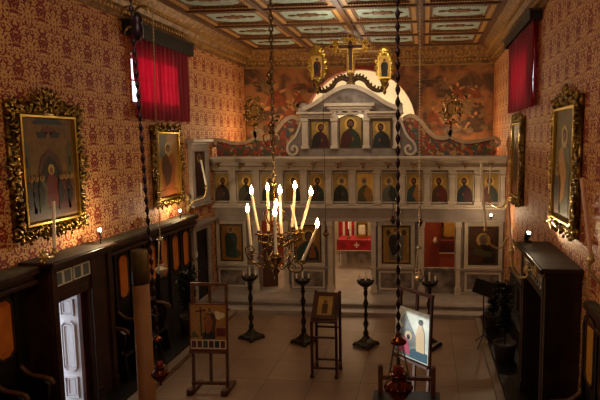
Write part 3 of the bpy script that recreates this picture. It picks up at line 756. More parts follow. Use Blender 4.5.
side_panel('gilded flaming icon of a red figure, on the chandelier side of the gilded cross', 317.5, 82, 49, .46)
side_panel('gilded flaming icon of a blue figure, between the gilded cross and the bead chain', 384.5, 82, 50, .44)

# ------------------------------------------------------------------ murals on the wall over the screen
def mural(label, x0, x1, flip):
    t = thing('mural', label, 'mural', (0, YB, 0))
    pts = []
    if not flip:                              # left of the arch
        edge = [p for p in arch if p[0] <= (AX0+AX1)/2-.35 and p[1] > 3.0]
        poly = [(XL+.02, 3.75), (XL+.02, 6.26), (edge[0][0], 6.26)] + edge + [(AX0-.02, 3.75)]
    else:
        edge = [p for p in arch if p[0] >= (AX0+AX1)/2+.35 and p[1] > 3.0]
        poly = [(XR-.02, 3.75), (XR-.02, 6.26), (edge[-1][0], 6.26)] + edge[::-1] + [(AX1+.02, 3.75)]
    c = MB().prism(poly, -.03, -.005).build('painted_canvas', 'mural', t)
    MB().box((max(x0, XL+.02), -.05, 6.26), (min(x1, XR-.02), -.006, 6.295)).build('gilt_frame', 'gold_leaf', t)
    return c
def figure(c, x, z, s, robe, skin='m_flesh', f=1):
    s *= 1.2
    P = lambda L: [(x+f*s*u, z+s*v) for u, v in L]
    MB().prism(P([(-.5, -.2), (-.25, .25), (-.1, .55), (.1, .6), (.25, .4), (.45, .15), (.7, .0), (.75, -.2), (.3, -.3), (-.1, -.35)]), -.034, -.03).build('robe', robe, c)
    MB().prism([(px, pz) for px, pz in ellipse(x+f*s*.08, z+s*.74, s*.12, s*.15, 14)], -.036, -.03).build('head', skin, c)
    MB().prism(P([(.2, .5), (.6, .62), (.62, .55), (.25, .36)]), -.036, -.03).build('arm', skin, c)
    MB().prism(P([(.5, .0), (.9, -.5), (.98, -.48), (.72, .05)]), -.036, -.03).build('leg', skin, c)
    MB().prism(P([(-.15, .5), (-.55, .9), (-.75, .8), (-.6, .5), (-.2, .3)]), -.033, -.03).build('wing', 'm_cloud', c)
def cloud(c, x, z, s, m):
    r = random.Random(int(x*100))
    for q, mm_ in ((0, m), (1, 'm_cloud' if m == 'm_shade' else 'm_rust'), (2, 'm_shade')):
        b = MB(); b.prism(ellipse(x, z, s*.9, s*.13, 18), -.0311-.0003*q, -.03)
        for k in range(9): b.prism(ellipse(x+s*r.uniform(-.85, .85), z+s*r.uniform(-.35, .35), s*r.uniform(.10, .32), s*r.uniform(.06, .16), 14), -.0312-.0002*k-.0003*q, -.03)
        b.build('cloud', mm_, c)
cl = mural('dark orange mural of angels on clouds, on the chandelier side of the white arch', XL, -2.4, False)
mp_ = lambda: [cloud(cl, *q) for q in ((-4.4, 4.75, .55, 'm_cloud'), (-4.0, 5.1, .45, 'm_shade'), (-4.75, 4.5, .45, 'm_shade'), (-3.6, 5.65, .4, 'm_cloud'), (-4.8, 5.75, .4, 'm_shade'))]
mp_()
for q in ((-4.5, 5.3, .5, 'm_rust'), (-4.95, 4.85, .38, 'm_shade'), (-4.05, 4.85, .34, 'm_rust', 'm_flesh', -1), (-4.75, 5.75, .25, 'm_cloud', 'm_flesh'), (-3.75, 5.35, .24, 'm_rust', 'm_flesh', -1)): figure(cl, *q)
cl = mural('orange brown mural of cherubs on clouds, on the bead chain side of the white arch', -1.4, XR, True)
for q in ((.9, 5.45, .5, 'm_cloud'), (1.2, 4.5, .6, 'm_shade'), (.2, 4.5, .5, 'm_cloud'), (.1, 5.8, .4, 'm_shade'), (1.3, 5.0, .4, 'm_shade')): cloud(cl, *q)
for q in ((.9, 5.4, .34, 'm_rust'), (.2, 4.75, .30, 'm_rust'), (1.2, 5.05, .34, 'm_cloud', 'm_flesh', -1), (1.5, 5.4, .26, 'm_rust', 'm_flesh', -1), (.7, 4.6, .26, 'm_rust'), (1.5, 4.6, .3, 'm_shade', 'm_flesh', -1), (.55, 5.65, .22, 'm_cloud')): figure(cl, *q)

# ------------------------------------------------------------------ sanctuary
t = thing('altar_table', 'altar with a veined marble front under a red cloth, seen through the middle doorway', 'altar', (-1.87, 16.4, .2))
MB().box((-.75, -.3, 0), (.75, .4, .08)).box((-.68, -.25, .08), (.68, .35, .78)).build('marble_base', 'marble', t, bevel=.01)
MB().box((-.5, -.27, .16), (.5, -.25, .7)).build('front_slab', 'marble_dark', t)
MB().box((-.76, -.32, .78), (.76, .42, .86)).build('slab_top', 'marble', t)
t = thing('altar_cloth', 'red cloth with a white cross draped over the altar', 'cloth', (-1.87, 16.4, 1.063))
MB().box((-.79, -.35, 0), (.79, .45, .02)).box((-.79, -.35, -.30), (.79, -.33, .02)).box((-.79, -.35, -.30), (-.77, .45, .02)).box((.77, -.35, -.30), (.79, .45, .02)).build('drape', 'red_cloth', t, bevel=.006)
MB().box((-.79, -.352, -.315), (.79, -.345, -.29)).build('fringe', 'white_thread', t)
MB().box((-.205, -.358, -.21), (-.165, -.35, -.05)).box((-.265, -.358, -.15), (-.105, -.35, -.11)).build('cross_mark', 'white_thread', t)
t = thing('tabernacle', 'shining gold tabernacle standing on the red altar cloth', 'tabernacle', (-1.925, 16.5, 1.086))
MB().box((-.2, -.14, 0), (.2, .14, .08)).box((-.17, -.12, .08), (.17, .12, .46)).prism([(-.2, .46), (.2, .46), (.12, .56), (0, .64), (-.12, .56)], -.13, .13).build('case', 'gold_bright', t, bevel=.006)
MB().prism(oct_poly(0, .27, .1, .15, .03), -.14, -.12).build('door_panel', 'p_white', t)
for x in (-.15, .15): MB().cyl((x, -.13, .08), (x, -.13, .46), .02).build('column', 'gold', t)
def altar_stick(x, lab):
    t = thing('altar_candlestick', lab, 'candlestick', (x, 16.35, 1.086))
    MB().lathe([(.07, 0), (.07, .02), (.02, .05), (.03, .12), (.015, .16), (.025, .24), (.05, .27), (.05, .29)], seg=14).build('stick', 'brass', t, smooth=True)
    MB().cyl((0, 0, .29), (0, 0, .52), .016).build('candle', 'wax', t)
altar_stick(-2.34, 'brass candlestick with a white candle on the altar, free of the tabernacle')
t = thing('sanctuary_hanging', 'red and white banner hanging behind the altar candlestick', 'banner', (-2.50, 17.0, 1.0))
MB().box((-.25, 0, 0), (.25, .02, .95)).build('cloth', 'red_cloth', t); MB().box((-.12, -.006, .05), (-.05, 0, .9)).box((.08, -.006, .05), (.16, 0, .9)).build('white_stripe', 'white_thread', t)
MB().cyl((-.27, .01, .95), (.27, .01, .95), .015).cyl((-.25, .01, -.8), (-.25, .01, .95), .012).build('pole', 'brass', t)
t = thing('side_table', 'small table under a dark red cloth inside the gated doorway', 'table', (.86, 15.85, .2))
MB().box((-.4, -.22, 0), (.4, .22, .62)).build('base', 'red_plaster', t)
MB().box((-.43, -.25, .62), (.43, .25, .98)).build('cloth_cover', 'dark_red_cloth', t, bevel=.01)
MB().box((-.43, -.256, .61), (.43, -.248, .635)).build('fringe', 'white_thread', t)
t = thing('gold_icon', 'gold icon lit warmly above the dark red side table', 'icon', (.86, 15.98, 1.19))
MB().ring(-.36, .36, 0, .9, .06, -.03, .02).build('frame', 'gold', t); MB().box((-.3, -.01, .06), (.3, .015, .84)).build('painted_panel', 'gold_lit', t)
t = thing('white_jug', 'small white jug on a bracket on the orange wall inside the gated doorway', 'jug', (.32, 15.9, 1.06))
MB().lathe([(.03, 0), (.05, .03), (.06, .09), (.03, .14), (.04, .17)], seg=14).build('body', 'p_white', t, smooth=True); MB().box((-.07, -.07, -.03), (.07, .30, 0)).build('shelf', 'easel_wood', t)

# ------------------------------------------------------------------ pictures on the side walls
def paint_dormition(p, w, h, y):
    S = lambda L: [(-w/2+u*w, v*h) for u, v in L]
    MB().prism(S([(.03, .05), (.97, .05), (.97, .14), (.03, .14)]), y-.002, y).build('ground', 'p_brown', p)
    MB().prism(S([(.28, .12), (.28, .5), (.34, .62), (.5, .7), (.66, .62), (.72, .5), (.72, .12)]), y-.003, y).build('arch', 'p_brown', p)
    MB().prism(S([(.34, .12), (.34, .48), (.4, .57), (.5, .63), (.6, .57), (.66, .48), (.66, .12)]), y-.005, y).build('arch_opening', 'p_dark', p)
    MB().prism(S([(.38, .14), (.40, .4), (.5, .5), (.6, .4), (.62, .14)]), y-.007, y).build('robe', 'p_red', p)
    MB().prism([(-w/2+u*w, v*h) for u, v in ellipse(.5, .5, .06, .05, 18)], y-.008, y).build('halo', 'gold_leaf', p)
    MB().prism([(-w/2+u*w, v*h) for u, v in ellipse(.5, .49, .03, .03, 12)], y-.01, y).build('face', 'skin', p)
    MB().prism(S([(.3, .2), (.7, .2), (.7, .28), (.3, .28)]), y-.011, y).build('bier', 'p_red', p)
    for (u, s) in ((.13, 'p_brown'), (.22, 'p_green'), (.78, 'p_maroon'), (.87, 'p_brown'), (.32, 'p_olive'), (.68, 'p_maroon')):
        standing(p, -w/2+u*w, h*.1, w*.2, h*.36, y-.009 if .3 < u < .7 else y-.003, s, 'p_dark')
    for u in (.08, .88): MB().prism(S([(u-.05, .45), (u-.05, .72), (u, .78), (u+.06, .72), (u+.06, .45)]), y-.002, y).build('house', 'p_olive', p); MB().prism(S([(u-.02, .52), (u-.02, .62), (u+.02, .62), (u+.02, .52)]), y-.004, y).build('window_slit', 'ink', p)
    for (u, v) in ((.38, .80), (.5, .84), (.62, .80)): MB().prism(S([(u-.07, v), (u-.1, v+.06), (u-.03, v+.05), (u, v+.08), (u+.03, v+.05), (u+.1, v+.06), (u+.07, v)]), y-.003, y).build('angel', 'p_red' if u == .5 else 'p_dark', p)
    MB().prism(S([(.2, .93), (.8, .93), (.7, .98), (.3, .98)]), y-.002, y).build('arc_of_heaven', 'p_blue', p)
framed_icon('feast_icon', 'large dark icon of an arched scene in a carved gilded frame above the open door', (XL, 7.33, 2.96), PI/2, 1.12, 1.50, .19, 11, 'p_old', paint_dormition)
def paint_tall(p, w, h, y):
    standing(p, 0, h*.08, w*.8, h*.75, y, 'p_orange', 'p_brown'); MB().prism([(-w*.45, h*.62), (-w*.05, h*.62), (-w*.05, h*.97), (-w*.45, h*.97)], y-.003, y).build('pale_corner', 'p_grey', p)
    MB().prism([(-w*.45, h*.02), (w*.45, h*.02), (w*.45, h*.1), (0, h*.16), (-w*.45, h*.1)], y-.008, y).build('ground', 'p_orange', p)
framed_icon('tall_icon', 'tall gilded framed icon lit orange from below, under the red curtain', (XL, 10.95, 2.92), PI/2, .94, 1.36, .15, 23, 'p_ochre', paint_tall, crest=0)
def paint_martyr(p, w, h, y):
    standing(p, 0, h*.05, w*.75, h*.78, y, 'p_olive', 'p_ochre'); standing(p, -w*.3, h*.04, w*.4, h*.45, y-.01, 'p_brown', 'p_dark')
framed_icon('saint_picture', 'big carved gilded picture of an olive robed figure, above the black portal', (XR, 7.70, 2.97), -PI/2, 1.06, 1.55, .15, 31, 'p_old_green', paint_martyr)
framed_icon('narrow_icon', 'narrow looking gilded icon beyond the big gilded picture, under the edge-on curtain', (XR, 11.6, 2.92), -PI/2, .96, 1.50, .15, 37, 'p_old', paint_tall, crest=0)

# marble framed icon and door on the wall next to the screen
t = thing('marble_framed_icon', 'dark painting in a white marble frame with a cornice, over the marble framed door', 'icon', (XL+.004, 12.52, 2.62), PI/2)
MB().ring(-.50, .50, .0, 1.40, .16, -.10, 0).build('marble_frame', 'marble', t, bevel=.01)
MB().box((-.56, -.14, 1.40), (.56, 0, 1.46)).box((-.60, -.20, 1.46), (.60, 0, 1.54)).build('cornice', 'marble', t, bevel=.01)
MB().box((-.54, -.13, -.06), (.54, 0, -.002)).build('sill', 'marble', t, bevel=.01)
p = MB().box((-.34, -.05, .16), (.34, -.01, 1.24)).build('painted_panel', 'p_brown', t)
standing(p, 0, .22, .5, .95, -.051, 'p_dark', 'p_maroon')
d = MB().ring(-.52, .52, 0, 2.02, .17, -.08, 0).box((-.58, -.12, 1.93), (.58, 0, 2.0)).box((-.62, -.18, 2.0), (.62, 0, 2.08)).build('door_2', 'marble', bevel=.01); struct(d)
d.location = (XL, 12.5, .12); d.rotation_euler = (0, 0, PI/2)
MB().box((-.36, -.04, .0), (.36, 0, 1.86)).ring(-.28, .28, .1, .85, .05, -.055, -.03).ring(-.28, .28, .95, 1.76, .05, -.055, -.03).build('door_leaf', 'ebony', d)

# ------------------------------------------------------------------ portals and stalls
def octring(b, cx, cz, hw, hh, ch, t, y0, y1):
    o = oct_poly(cx, cz, hw, hh, ch); i = oct_poly(cx, cz, hw-t, hh-t, ch*.8)
    n = 8; V = [[b.bm.verts.new((x, y, z)) for x, z in P] for P in (o, i) for y in (y0, y1)]
    for k in range(n):
        q = (k+1) % n
        for a, c in ((0, 2), (3, 1), (1, 0), (2, 3)): b.bm.faces.new((V[a][k], V[a][q], V[c][q], V[c][k]))
def portal(label, loc, rz, w, dpt, opening, wood='walnut'):
    """local x along wall (0 centre), front at y=-dpt"""
    t = thing('door_portal', label, 'door surround', loc, rz); H = 2.36
    a, c, hz = opening
    MB().box((-w/2, -dpt, 0), (a, 0, H)).box((c, -dpt, 0), (w/2, 0, H)).box((a, -dpt, 2.02), (c, 0, 2.10)).box((a, -dpt, hz), (c, -dpt+.08, 2.02)).box((a, -dpt, 2.10), (c, 0, H)).build('casing', wood, t, bevel=.008)
    MB().box((-w/2-.03, -dpt-.06, H), (w/2+.03, 0, H+.06)).box((-w/2-.06, -dpt-.12, H+.06), (w/2+.06, 0, H+.12)).build('cornice', wood, t, bevel=.01)
    MB().box((-w/2-.05, -dpt-.09, H+.12), (w/2+.05, 0, H+.13)).build('dusty_top', 'portal_top', t)
    for x in sorted({round(-w/2+.06, 3), round(a-.06, 3), round(c+.06, 3), round(w/2-.06, 3)}): MB().box((x-.05, -dpt-.035, 0), (x+.05, -dpt, H)).box((x-.06, -dpt-.05, 0), (x+.06, -dpt, .3)).build('pilaster', wood, t, bevel=.006)
    return t
# left portal: wall opening 7.36..8.14
pc = 7.39; PD = .40
pl = portal('dark walnut door portal with small panes over a bright white open leaf', (XL+.004, pc, 0), PI/2, 1.42, PD, (DOOR[0]-pc-.02, DOOR[1]-pc-.02, 1.88))
for (ya, yb) in ((6.76, 6.92), (6.95, 7.11), (7.18, 7.34), (7.37, 7.53)):
    f = MB().ring(ya-pc-.012, yb-pc+.012, 2.12, 2.32, .014, -PD-.022, -PD).build('transom_frame', 'white_plastic', pl)
    MB().box((ya-pc, -PD-.01, 2.13), (yb-pc, -PD, 2.31)).build('pane', 'glass', f)
# open leaf, standing edge-out against the far jamb and facing the camera
d = struct(MB().box((-.44, -.02, .0), (0, .02, 1.90)).build('door_1', 'door_white'))
d.location = (-5.20, 7.50, .02); d.rotation_euler = (0, 0, .0)
b = MB(); b.ring(-.31, -.09, 1.46, 1.72, .022, -.045, -.02); b.ring(-.27, -.13, 1.50, 1.68, .012, -.035, -.02)
octring(b, -.20, .98, .115, .40, .06, .024, -.05, -.02); octring(b, -.20, .98, .075, .34, .04, .014, -.04, -.02)
b.ring(-.31, -.09, .16, .50, .022, -.045, -.02); b.ring(-.26, -.14, .20, .46, .014, -.035, -.02)
b.build('panel_moulding', 'door_white', d)
MB().box((-.004, -.05, 0), (.05, .03, 1.95)).build('leaf_edge', 'red_frame', d)
MB().cyl((-.40, -.05, .98), (-.40, -.02, .98), .02).build('knob', 'brass', d)
# right portal
RPD = .41
pr = portal('black brown door portal with a baluster grille, below the big gilded picture', (XR-.004, 7.72, 0), -PI/2, 1.76, RPD, (-.62, .62, 1.98), 'dark_walnut')
for k in range(9): x = -.58+k*.145; MB().lathe([(.018, 2.12), (.03, 2.15), (.014, 2.2), (.026, 2.24), (.014, 2.28), (.02, 2.32)], (x, -RPD-.02, 0), 8).build('grille_baluster', 'silver', pr, smooth=True)  # silver colour paints daylight glints onto the balusters
for q in (-1, 1): MB().box((min(0, q*.60)+.004, -.10, 0), (max(0, q*.60)-.004, -.05, 2.0)).ring(min(q*.06, q*.5), max(q*.06, q*.5), .2, 1.8, .05, -.13, -.1).build('closed_leaf', 'ebony', pr)

def stalls(label, loc, rz, n, pitch, inlay, arms, cdepth=.34, ctop=2.335, ext=0):
    """bank of n choir stalls against a wall; local x along the wall; arms = range of dividers with arm rests"""
    w = n*pitch; t = thing('choir_stalls', label, 'choir stalls', loc, rz); c = ctop-2.335
    MB().box((-w/2, -.10, 0), (w/2+ext, -.004, 2.22+c)).build('back_board', 'ebony', t)
    MB().box((-w/2, -cdepth*.76, 2.16+c), (w/2+ext, -.004, 2.24+c)).box((-w/2, -cdepth, 2.24+c), (w/2+ext, -.004, 2.32+c)).box((-w/2, -max(.12, cdepth*.9), 2.10+c), (w/2+ext, -.10, 2.16+c)).build('canopy', 'walnut', t, bevel=.01)
    MB().box((-w/2, -cdepth+.02, 2.32+c), (w/2+ext, -.004, 2.335+c)).build('dusty_top', 'dusty_wood', t)
    if arms:
        s0, s1 = -w/2+arms[0]*pitch, min(-w/2+arms[-1]*pitch, w/2)
        MB().box((s0, -.52, .40), (s1, -.10, .45)).box((s0, -.16, 0), (s1, -.10, .40)).build('seat_board', 'ebony', t, bevel=.01)
    for k in range(n):
        x = -w/2+(k+.5)*pitch
        MB().prism(oct_poly(x, 1.60, .135, .37, .07), -.115, -.10).build('inlay_panel', inlay, t)
        b = MB(); octring(b, x, 1.60, .165, .40, .08, .03, -.13, -.10); b.build('panel_moulding', 'walnut', t)
    for k in range(n+1):
        x = max(-w/2+.04, min(w/2-.04, -w/2+k*pitch))
        MB().box((x-.035, -.135, .45), (x+.035, -.10, 2.1+c)).build('pilaster_strip', 'ebony', t)
        if k in arms:
            MB().prism_x([(-.10, 0), (-.10, 1.02), (-.22, .90), (-.42, .86), (-.52, .80), (-.50, .62), (-.44, .5), (-.5, .38), (-.54, 0)], x-.025, x+.025).build('stall_divider', 'ebony', t)
            MB().tube(bez([(x, -.12, 1.03), (x, -.25, .92), (x, -.42, .89), (x, -.54, .86), (x, -.57, .80)], 5), .03, 8).build('arm_rest', 'easel_wood', t, smooth=True)
    return t
stalls('dark choir stalls with orange inlaid panels between the walnut portal and the marble door', (XL, 9.955, .12), PI/2, 7, .505, 'orange_panel', range(0, 4))
stalls('dark choir stalls with orange panels on the viewer side of the walnut portal', (XL, 5.17, .12), PI/2, 5, .505, 'orange_panel', range(0, 6), ext=.17)
stalls('dark choir stalls with an ochre panel on the viewer side of the black portal', (XR, 5.05, .12), -PI/2, 5, .505, 'ochre_panel', range(0, 6), .14, 2.12)
t = thing('wall_bench', 'low black wall bench behind the dark shrubs and the music stand', 'bench', (XR, 10.4, .12), -PI/2)
MB().box((-1.5, -.09, 0), (1.5, -.004, 1.15)).box((-1.5, -.13, 1.15), (1.5, -.004, 1.20)).build('back_board', 'ebony', t, bevel=.008)
for k in range(6): MB().ring(-1.44+k*.49, -1.02+k*.49, .5, 1.08, .05, -.11, -.09).build('panel_moulding', 'dark_walnut', t)
MB().box((-1.5, -.22, .0), (1.5, -.09, .42)).build('seat_box', 'ebony', t, bevel=.008)

# ------------------------------------------------------------------ candles
def candle(label, base, tip, r, lit, group=None, wax='wax', name='candle'):
    base = Vector(base); tip = Vector(tip); t = thing(name, label, 'candle', base, 0, group)
    v = tip-base; d = v.normalized()
    MB().cyl((0, 0, 0), v, r, r*.9, 12).build('wax', wax, t, smooth=False)
    MB().cyl(v, v+d*.014, .003, .002, 6).build('wick', 'wick', t)
    if lit:
        R = Matrix.Identity(3); fz = 1.0
        b = MB(); b.lathe([(.004, 0), (.019, .012), (.025, .032), (.020, .058), (.008, .086), (.001, .104)], v+d*.004, 8); b.build('flame', 'flame', t, smooth=True)
    return t

# chandelier
CY = 6.5
hub = at(275.5, 250, CY)
ch = thing('chandelier', 'brass chandelier of curling arms holding lit tilted candles, hung on a long chain', 'chandelier', hub)
MB().lathe([(.002, -.40), (.02, -.385), (.028, -.36), (.012, -.33), (.03, -.30), (.05, -.27), (.02, -.23), (.035, -.19), (.075, -.13), (.085, -.08), (.05, -.03), (.03, .02), (.045, .08), (.06, .12), (.035, .16), (.02, .22), (.04, .26), (.02, .30), (.012, .40), (.03, .43), (.012, .47), (.012, .80), (.03, .83), (.01, .87)], seg=16).build('turned_stem', 'brass', ch, smooth=True)
cand = [  # base px, tip px, depth, lit
 ('on the low outer arm toward the open door', (252, 254), (247.7, 212), 6.5, 1), ('leaning over the low outer candle toward the open door', (259, 234), (251.5, 194), 6.35, 1), ('upright on the far side, second tall flame from the door side', (268.5, 234), (267.6, 191), 6.78, 1),
 ('upright close to the stem on the near side of the upper ring', (281.5, 237), (280, 194), 6.25, 1), ('standing low in front of the stem', (276, 257), (274.8, 216), 6.08, 1), ('behind the stem, lower flame between two tall ones', (277, 236), (276.4, 207), 6.85, 1),
 ('tall and slightly tilted, its flame the highest of all', (292, 230), (295, 189), 6.72, 1), ('unlit and leaning against its neighbours', (297.5, 233), (291.5, 205), 6.55, 0), ('strongly tilted toward the enthroned icon on the upper ring', (300, 232), (311, 195), 6.45, 1), ('strongly tilted on the lowest outer arm, over the bronze stand', (301.5, 263), (317.3, 227), 6.4, 1)]
for k, (lab, bp, tp, D, lit) in enumerate(cand):
    B = at(*bp, D); T = at(*tp, D)
    rel = B-hub; rad = Vector((rel.x, rel.y, 0)); up = 0 if rel.z < .02 else 1
    z0 = .10 if up else -.10
    pts = [rad.normalized()*.03+Vector((0, 0, z0)), rad*.35+Vector((0, 0, z0-.05)), rad*.72+Vector((0, 0, rel.z-.12)), rad*1.02+Vector((0, 0, rel.z-.09)), rad+Vector((0, 0, rel.z-.015))]
    b = MB(); P = bez(pts, 7); b.tube(P, .0105, 8)
    m = P[len(P)//2]; q = rad.normalized()     # curl on the arm
    b.tube([m+q*(.05*math.cos(a)-.03)+Vector((0, 0, .05*math.sin(a)+.05)) for a in [j*.45 for j in range(13)]], .009, 6)
    arm = b.build('scroll_arm', 'brass', ch, smooth=True)
    MB().lathe([(.012, -.03), (.02, -.015), (.060, -.004), (.064, .004), (.02, .0), (.023, .03), (.026, .034)], rel, 14).build('drip_pan', 'brass', arm, smooth=True)
    candle(('tall white candle ' if lit else 'white candle ')+lab, B+(T-B).normalized()*.044, T, .0185, lit, 'candles in the chandelier')
for k in range(6):                              # bare scrolls between the candle arms
    a = k*PI/3+.2; u = Vector((math.cos(a), math.sin(a), 0)); r_ = .22+.10*(k % 2); b = MB()
    b.tube(bez([u*.03+Vector((0, 0, -.16)), u*r_*.5+Vector((0, 0, -.22)), u*r_+Vector((0, 0, -.12)), u*(r_+.05)+Vector((0, 0, .02)), u*(r_-.02)+Vector((0, 0, .06)), u*(r_-.06)+Vector((0, 0, .0)), u*(r_-.01)+Vector((0, 0, -.03))], 5), .008, 6)
    b.lathe([(.002, -.05), (.014, -.03), (.004, .0)], u*(r_+.02)+Vector((0, 0, -.13)), 8); b.build('leaf_scroll', 'brass', ch, smooth=True)
for k in range(6):                              # ornamental bows above
    a = k*PI/3; b = MB(); u = Vector((math.cos(a), math.sin(a), 0))
    b.tube(bez([u*.015+Vector((0, 0, .30)), u*.10+Vector((0, 0, .36)), u*.13+Vector((0, 0, .46)), u*.07+Vector((0, 0, .52)), u*.03+Vector((0, 0, .46))], 5), .008, 6); b.build('scroll_bow', 'brass', ch, smooth=True)
def links(b, p, q, L=.045, r=.006, w=.016):
    p = Vector(p); q = Vector(q); d = q-p; n = max(2, int(d.length/(L*.72))); d.normalize()
    R = d.to_track_quat('Z', 'Y').to_matrix()
    for i in range(n):
        c = p+(q-p)*(i+.5)/n; tw = Matrix.Rotation(PI/2*(i % 2), 3, 'Z')
        b.tube([c+R@(tw@Vector((w*math.cos(a), 0, L/2*math.sin(a)))) for a in [2*PI*k/8 for k in range(8)]], r, 4, True)
b = MB(); links(b, (0, 0, .86), (at(271, 0, CY)-hub)+Vector((0, 0, 1.0)), .085, .009, .022)
b.build('chain', 'chain_metal', ch)
b = MB()
for z in (1.5, 2.1): b.lathe([(.01, z-.08), (.04, z-.04), (.012, z), (.045, z+.04), (.01, z+.09)], (-.01*z, 0, 0), 12)
for k in range(4):
    a = k*PI/2+.4; u = Vector((math.cos(a), math.sin(a), 0)); b.tube(bez([u*.01+Vector((-.01, 0, 1.28)), u*.08+Vector((-.01, 0, 1.33)), u*.1+Vector((-.01, 0, 1.42)), u*.04+Vector((-.01, 0, 1.44))], 5), .007, 6)
b.build('chain_knop', 'brass', ch, smooth=True)

# ------------------------------------------------------------------ hanging lamps
def vigil(name, label, lamp, top, chain, metal, r, bowlz, spread, beads=False, pearls=0):
    """lamp = bowl centre; top = where the chain meets the ceiling"""
    lamp = Vector(lamp); top = Vector(top)
    t = thing(name, label, 'hanging lamp', lamp)
    up = top-lamp; hz = spread*1.0
    cap = up.normalized()*hz
    MB().lathe([(.002, -r*1.9), (r*.18, -r*1.8), (r*.12, -r*1.55), (r*.35, -r*1.3), (r*.75, -r*.9), (r, -r*.35), (r*.95, 0), (r*.6, r*.25), (r*.5, r*.55), (r*.72, r*.75), (r*.68, r*.85), (r*.4, r*.8)], seg=20).build('bowl', metal, t, smooth=True)
    b = MB()
    for k in range(12): a = 2*PI*k/12; b.ell((r*.98*math.cos(a), r*.98*math.sin(a), -r*.25), (r*.16, r*.16, r*.3), None, 1)
    b.build('relief_band', metal, t, smooth=True)
    MB().lathe([(r*.35, r*.6), (r*.42, r*1.1), (r*.38, r*1.4)], seg=14).build('glass_cup', 'lamp_glass', t, smooth=True)
    for k in range(3):
        a = 2*PI*k/3+.5; b = MB(); links(b, (r*.9*math.cos(a), r*.9*math.sin(a), r*.2), cap+Vector((r*.3*math.cos(a), r*.3*math.sin(a), -r*.1)), .03, .003, .008); b.build('suspension_chain', chain, t)
    MB().lathe([(r*.6, -r*.25), (r*.62, -r*.12), (r*.35, .02), (r*.15, r*.3), (r*.2, r*.45), (.006, r*.6)], cap, 16).build('smoke_cap', metal, t, smooth=True)
    b = MB(); s = cap+up.normalized()*r*.55; L = (up-s).length
    if beads:
        n = int(L/.098); d = (up-s)/n
        for i in range(n):
            p = s+d*i
            b.lathe([(.006, 0), (.010, .012), (.021, .040), (.021, .056), (.010, .084), (.006, .096)], p, 8, d.to_track_quat('Z', 'Y').to_matrix())
    elif pearls:
        n = int(L/.042); d = (up-s)/n
        for i in range(n): b.ell(s+d*(i+.5), (pearls, pearls, .020), None, 1)
        b.cyl(s, up, .003, seg=5)
    else: links(b, s, up, .038, .0045, .011)
    b.build('chain', chain, t, smooth=beads)
    return t
D = 4.5
p = at(398.5, 384, D); q = at(397.5, -6, D)
vigil('hanging_lamp', 'copper oil lamp on a purple bead chain, low before the bright icon easel', p, q, 'dark_purple_metal', 'copper', .115, 0, .40, beads=True)
p = at(160, 372, D+.4); q = at(130, -8, D+.4)
l2 = vigil('hanging_lamp', 'oil lamp low beside the tan post, on a purple chain with horned crown', p, q, 'dark_purple_metal', 'copper', .075, 0, .34, beads=True)
k0 = at(138, 30, D+.4)-p; k1 = at(135, 10, D+.4)-p
for a, (kk, s) in enumerate(((k0, -1), (k1, 1), (k1, -1))):
    MB().tube(bez([kk, kk+Vector((s*.05, .0, .03)), kk+Vector((s*.11, 0, .02)), kk+Vector((s*.14, 0, -.04))], 6), [.014*(1-j/30) for j in range(19)], 8).build('curled_horn', 'brass', l2, smooth=True)

MB().lathe([(.01, -.10), (.045, -.06), (.05, .02), (.035, .06), (.05, .09), (.02, .16)], k0, 14).build('crown', 'dark_purple_metal', l2, smooth=True)
D = 7.2
vigil('hanging_lamp', 'silver oil lamp hung on a thin chain before the choir stalls with orange panels', at(161, 268, D), at(152, -8, D), 'bead_dim', 'silver', .075, 0, .42, pearls=.010)
vigil('hanging_lamp', 'silver oil lamp hung on a pale chain above the easel with the bright icon', at(419, 276, D), at(420, -8, D), 'bead_pale', 'silver', .065, 0, .40, pearls=.013)
def small_lamp(label, px, py, Y, ptop):
    p = at(px, py, Y); t = thing('vigil_lamp', label, 'hanging lamp', p, 0, 'small lamps before the marble screen'); r = .07
    MB().lathe([(.004, -.12), (.02, -.10), (.05, -.05), (.075, .0), (.07, .03), (.03, .03)], seg=14).build('bowl', 'brass', t, smooth=True)
    MB().lathe([(.03, .02), (.04, .09), (.035, .1)], seg=12).build('glass_cup', 'lamp_glass', t, smooth=True)
    q = at(*ptop, Y)-p; cap = q.normalized()*.28
    b = MB()
    for k in range(3): a = 2*PI*k/3; b.cyl((.065*math.cos(a), .065*math.sin(a), .02), cap, .004, seg=5)
    b.cyl(cap, q, .0065, seg=6); b.build('wire', 'chain_dark', t)
small_lamp('small brass lamp on a long thin wire between the chandelier and the altar doorway', 326, 234, 12.7, (321, -5))
def bracket_lamp(label, px, py):
    p = at(px, py, 13.15); t = thing('vigil_lamp', label, 'hanging lamp', p, 0, 'small lamps before the marble screen')
    MB().lathe([(.004, -.12), (.02, -.10), (.05, -.05), (.07, .0), (.065, .03), (.03, .03)], seg=14).build('bowl', 'bronze', t, smooth=True)
    MB().lathe([(.03, .02), (.04, .09), (.035, .1)], seg=12).build('glass_cup', 'lamp_glass', t, smooth=True)
    b = MB(); hk = Vector((0, 0, .36))
    for k in range(3): a = 2*PI*k/3; b.cyl((.06*math.cos(a), .06*math.sin(a), .02), hk, .004, seg=5)
    b.tube(bez([hk, hk+Vector((0, .03, .06)), hk+Vector((0, .10, .03)), Vector((0, .165, .29))], 5), .008, 6); b.build('hook_arm', 'bronze', t)
bracket_lamp('small dark lamp on a hook over the enthroned figure icon', 393, 220)
bracket_lamp('small dark lamp on a hook at the jamb of the gated doorway', 420, 222)

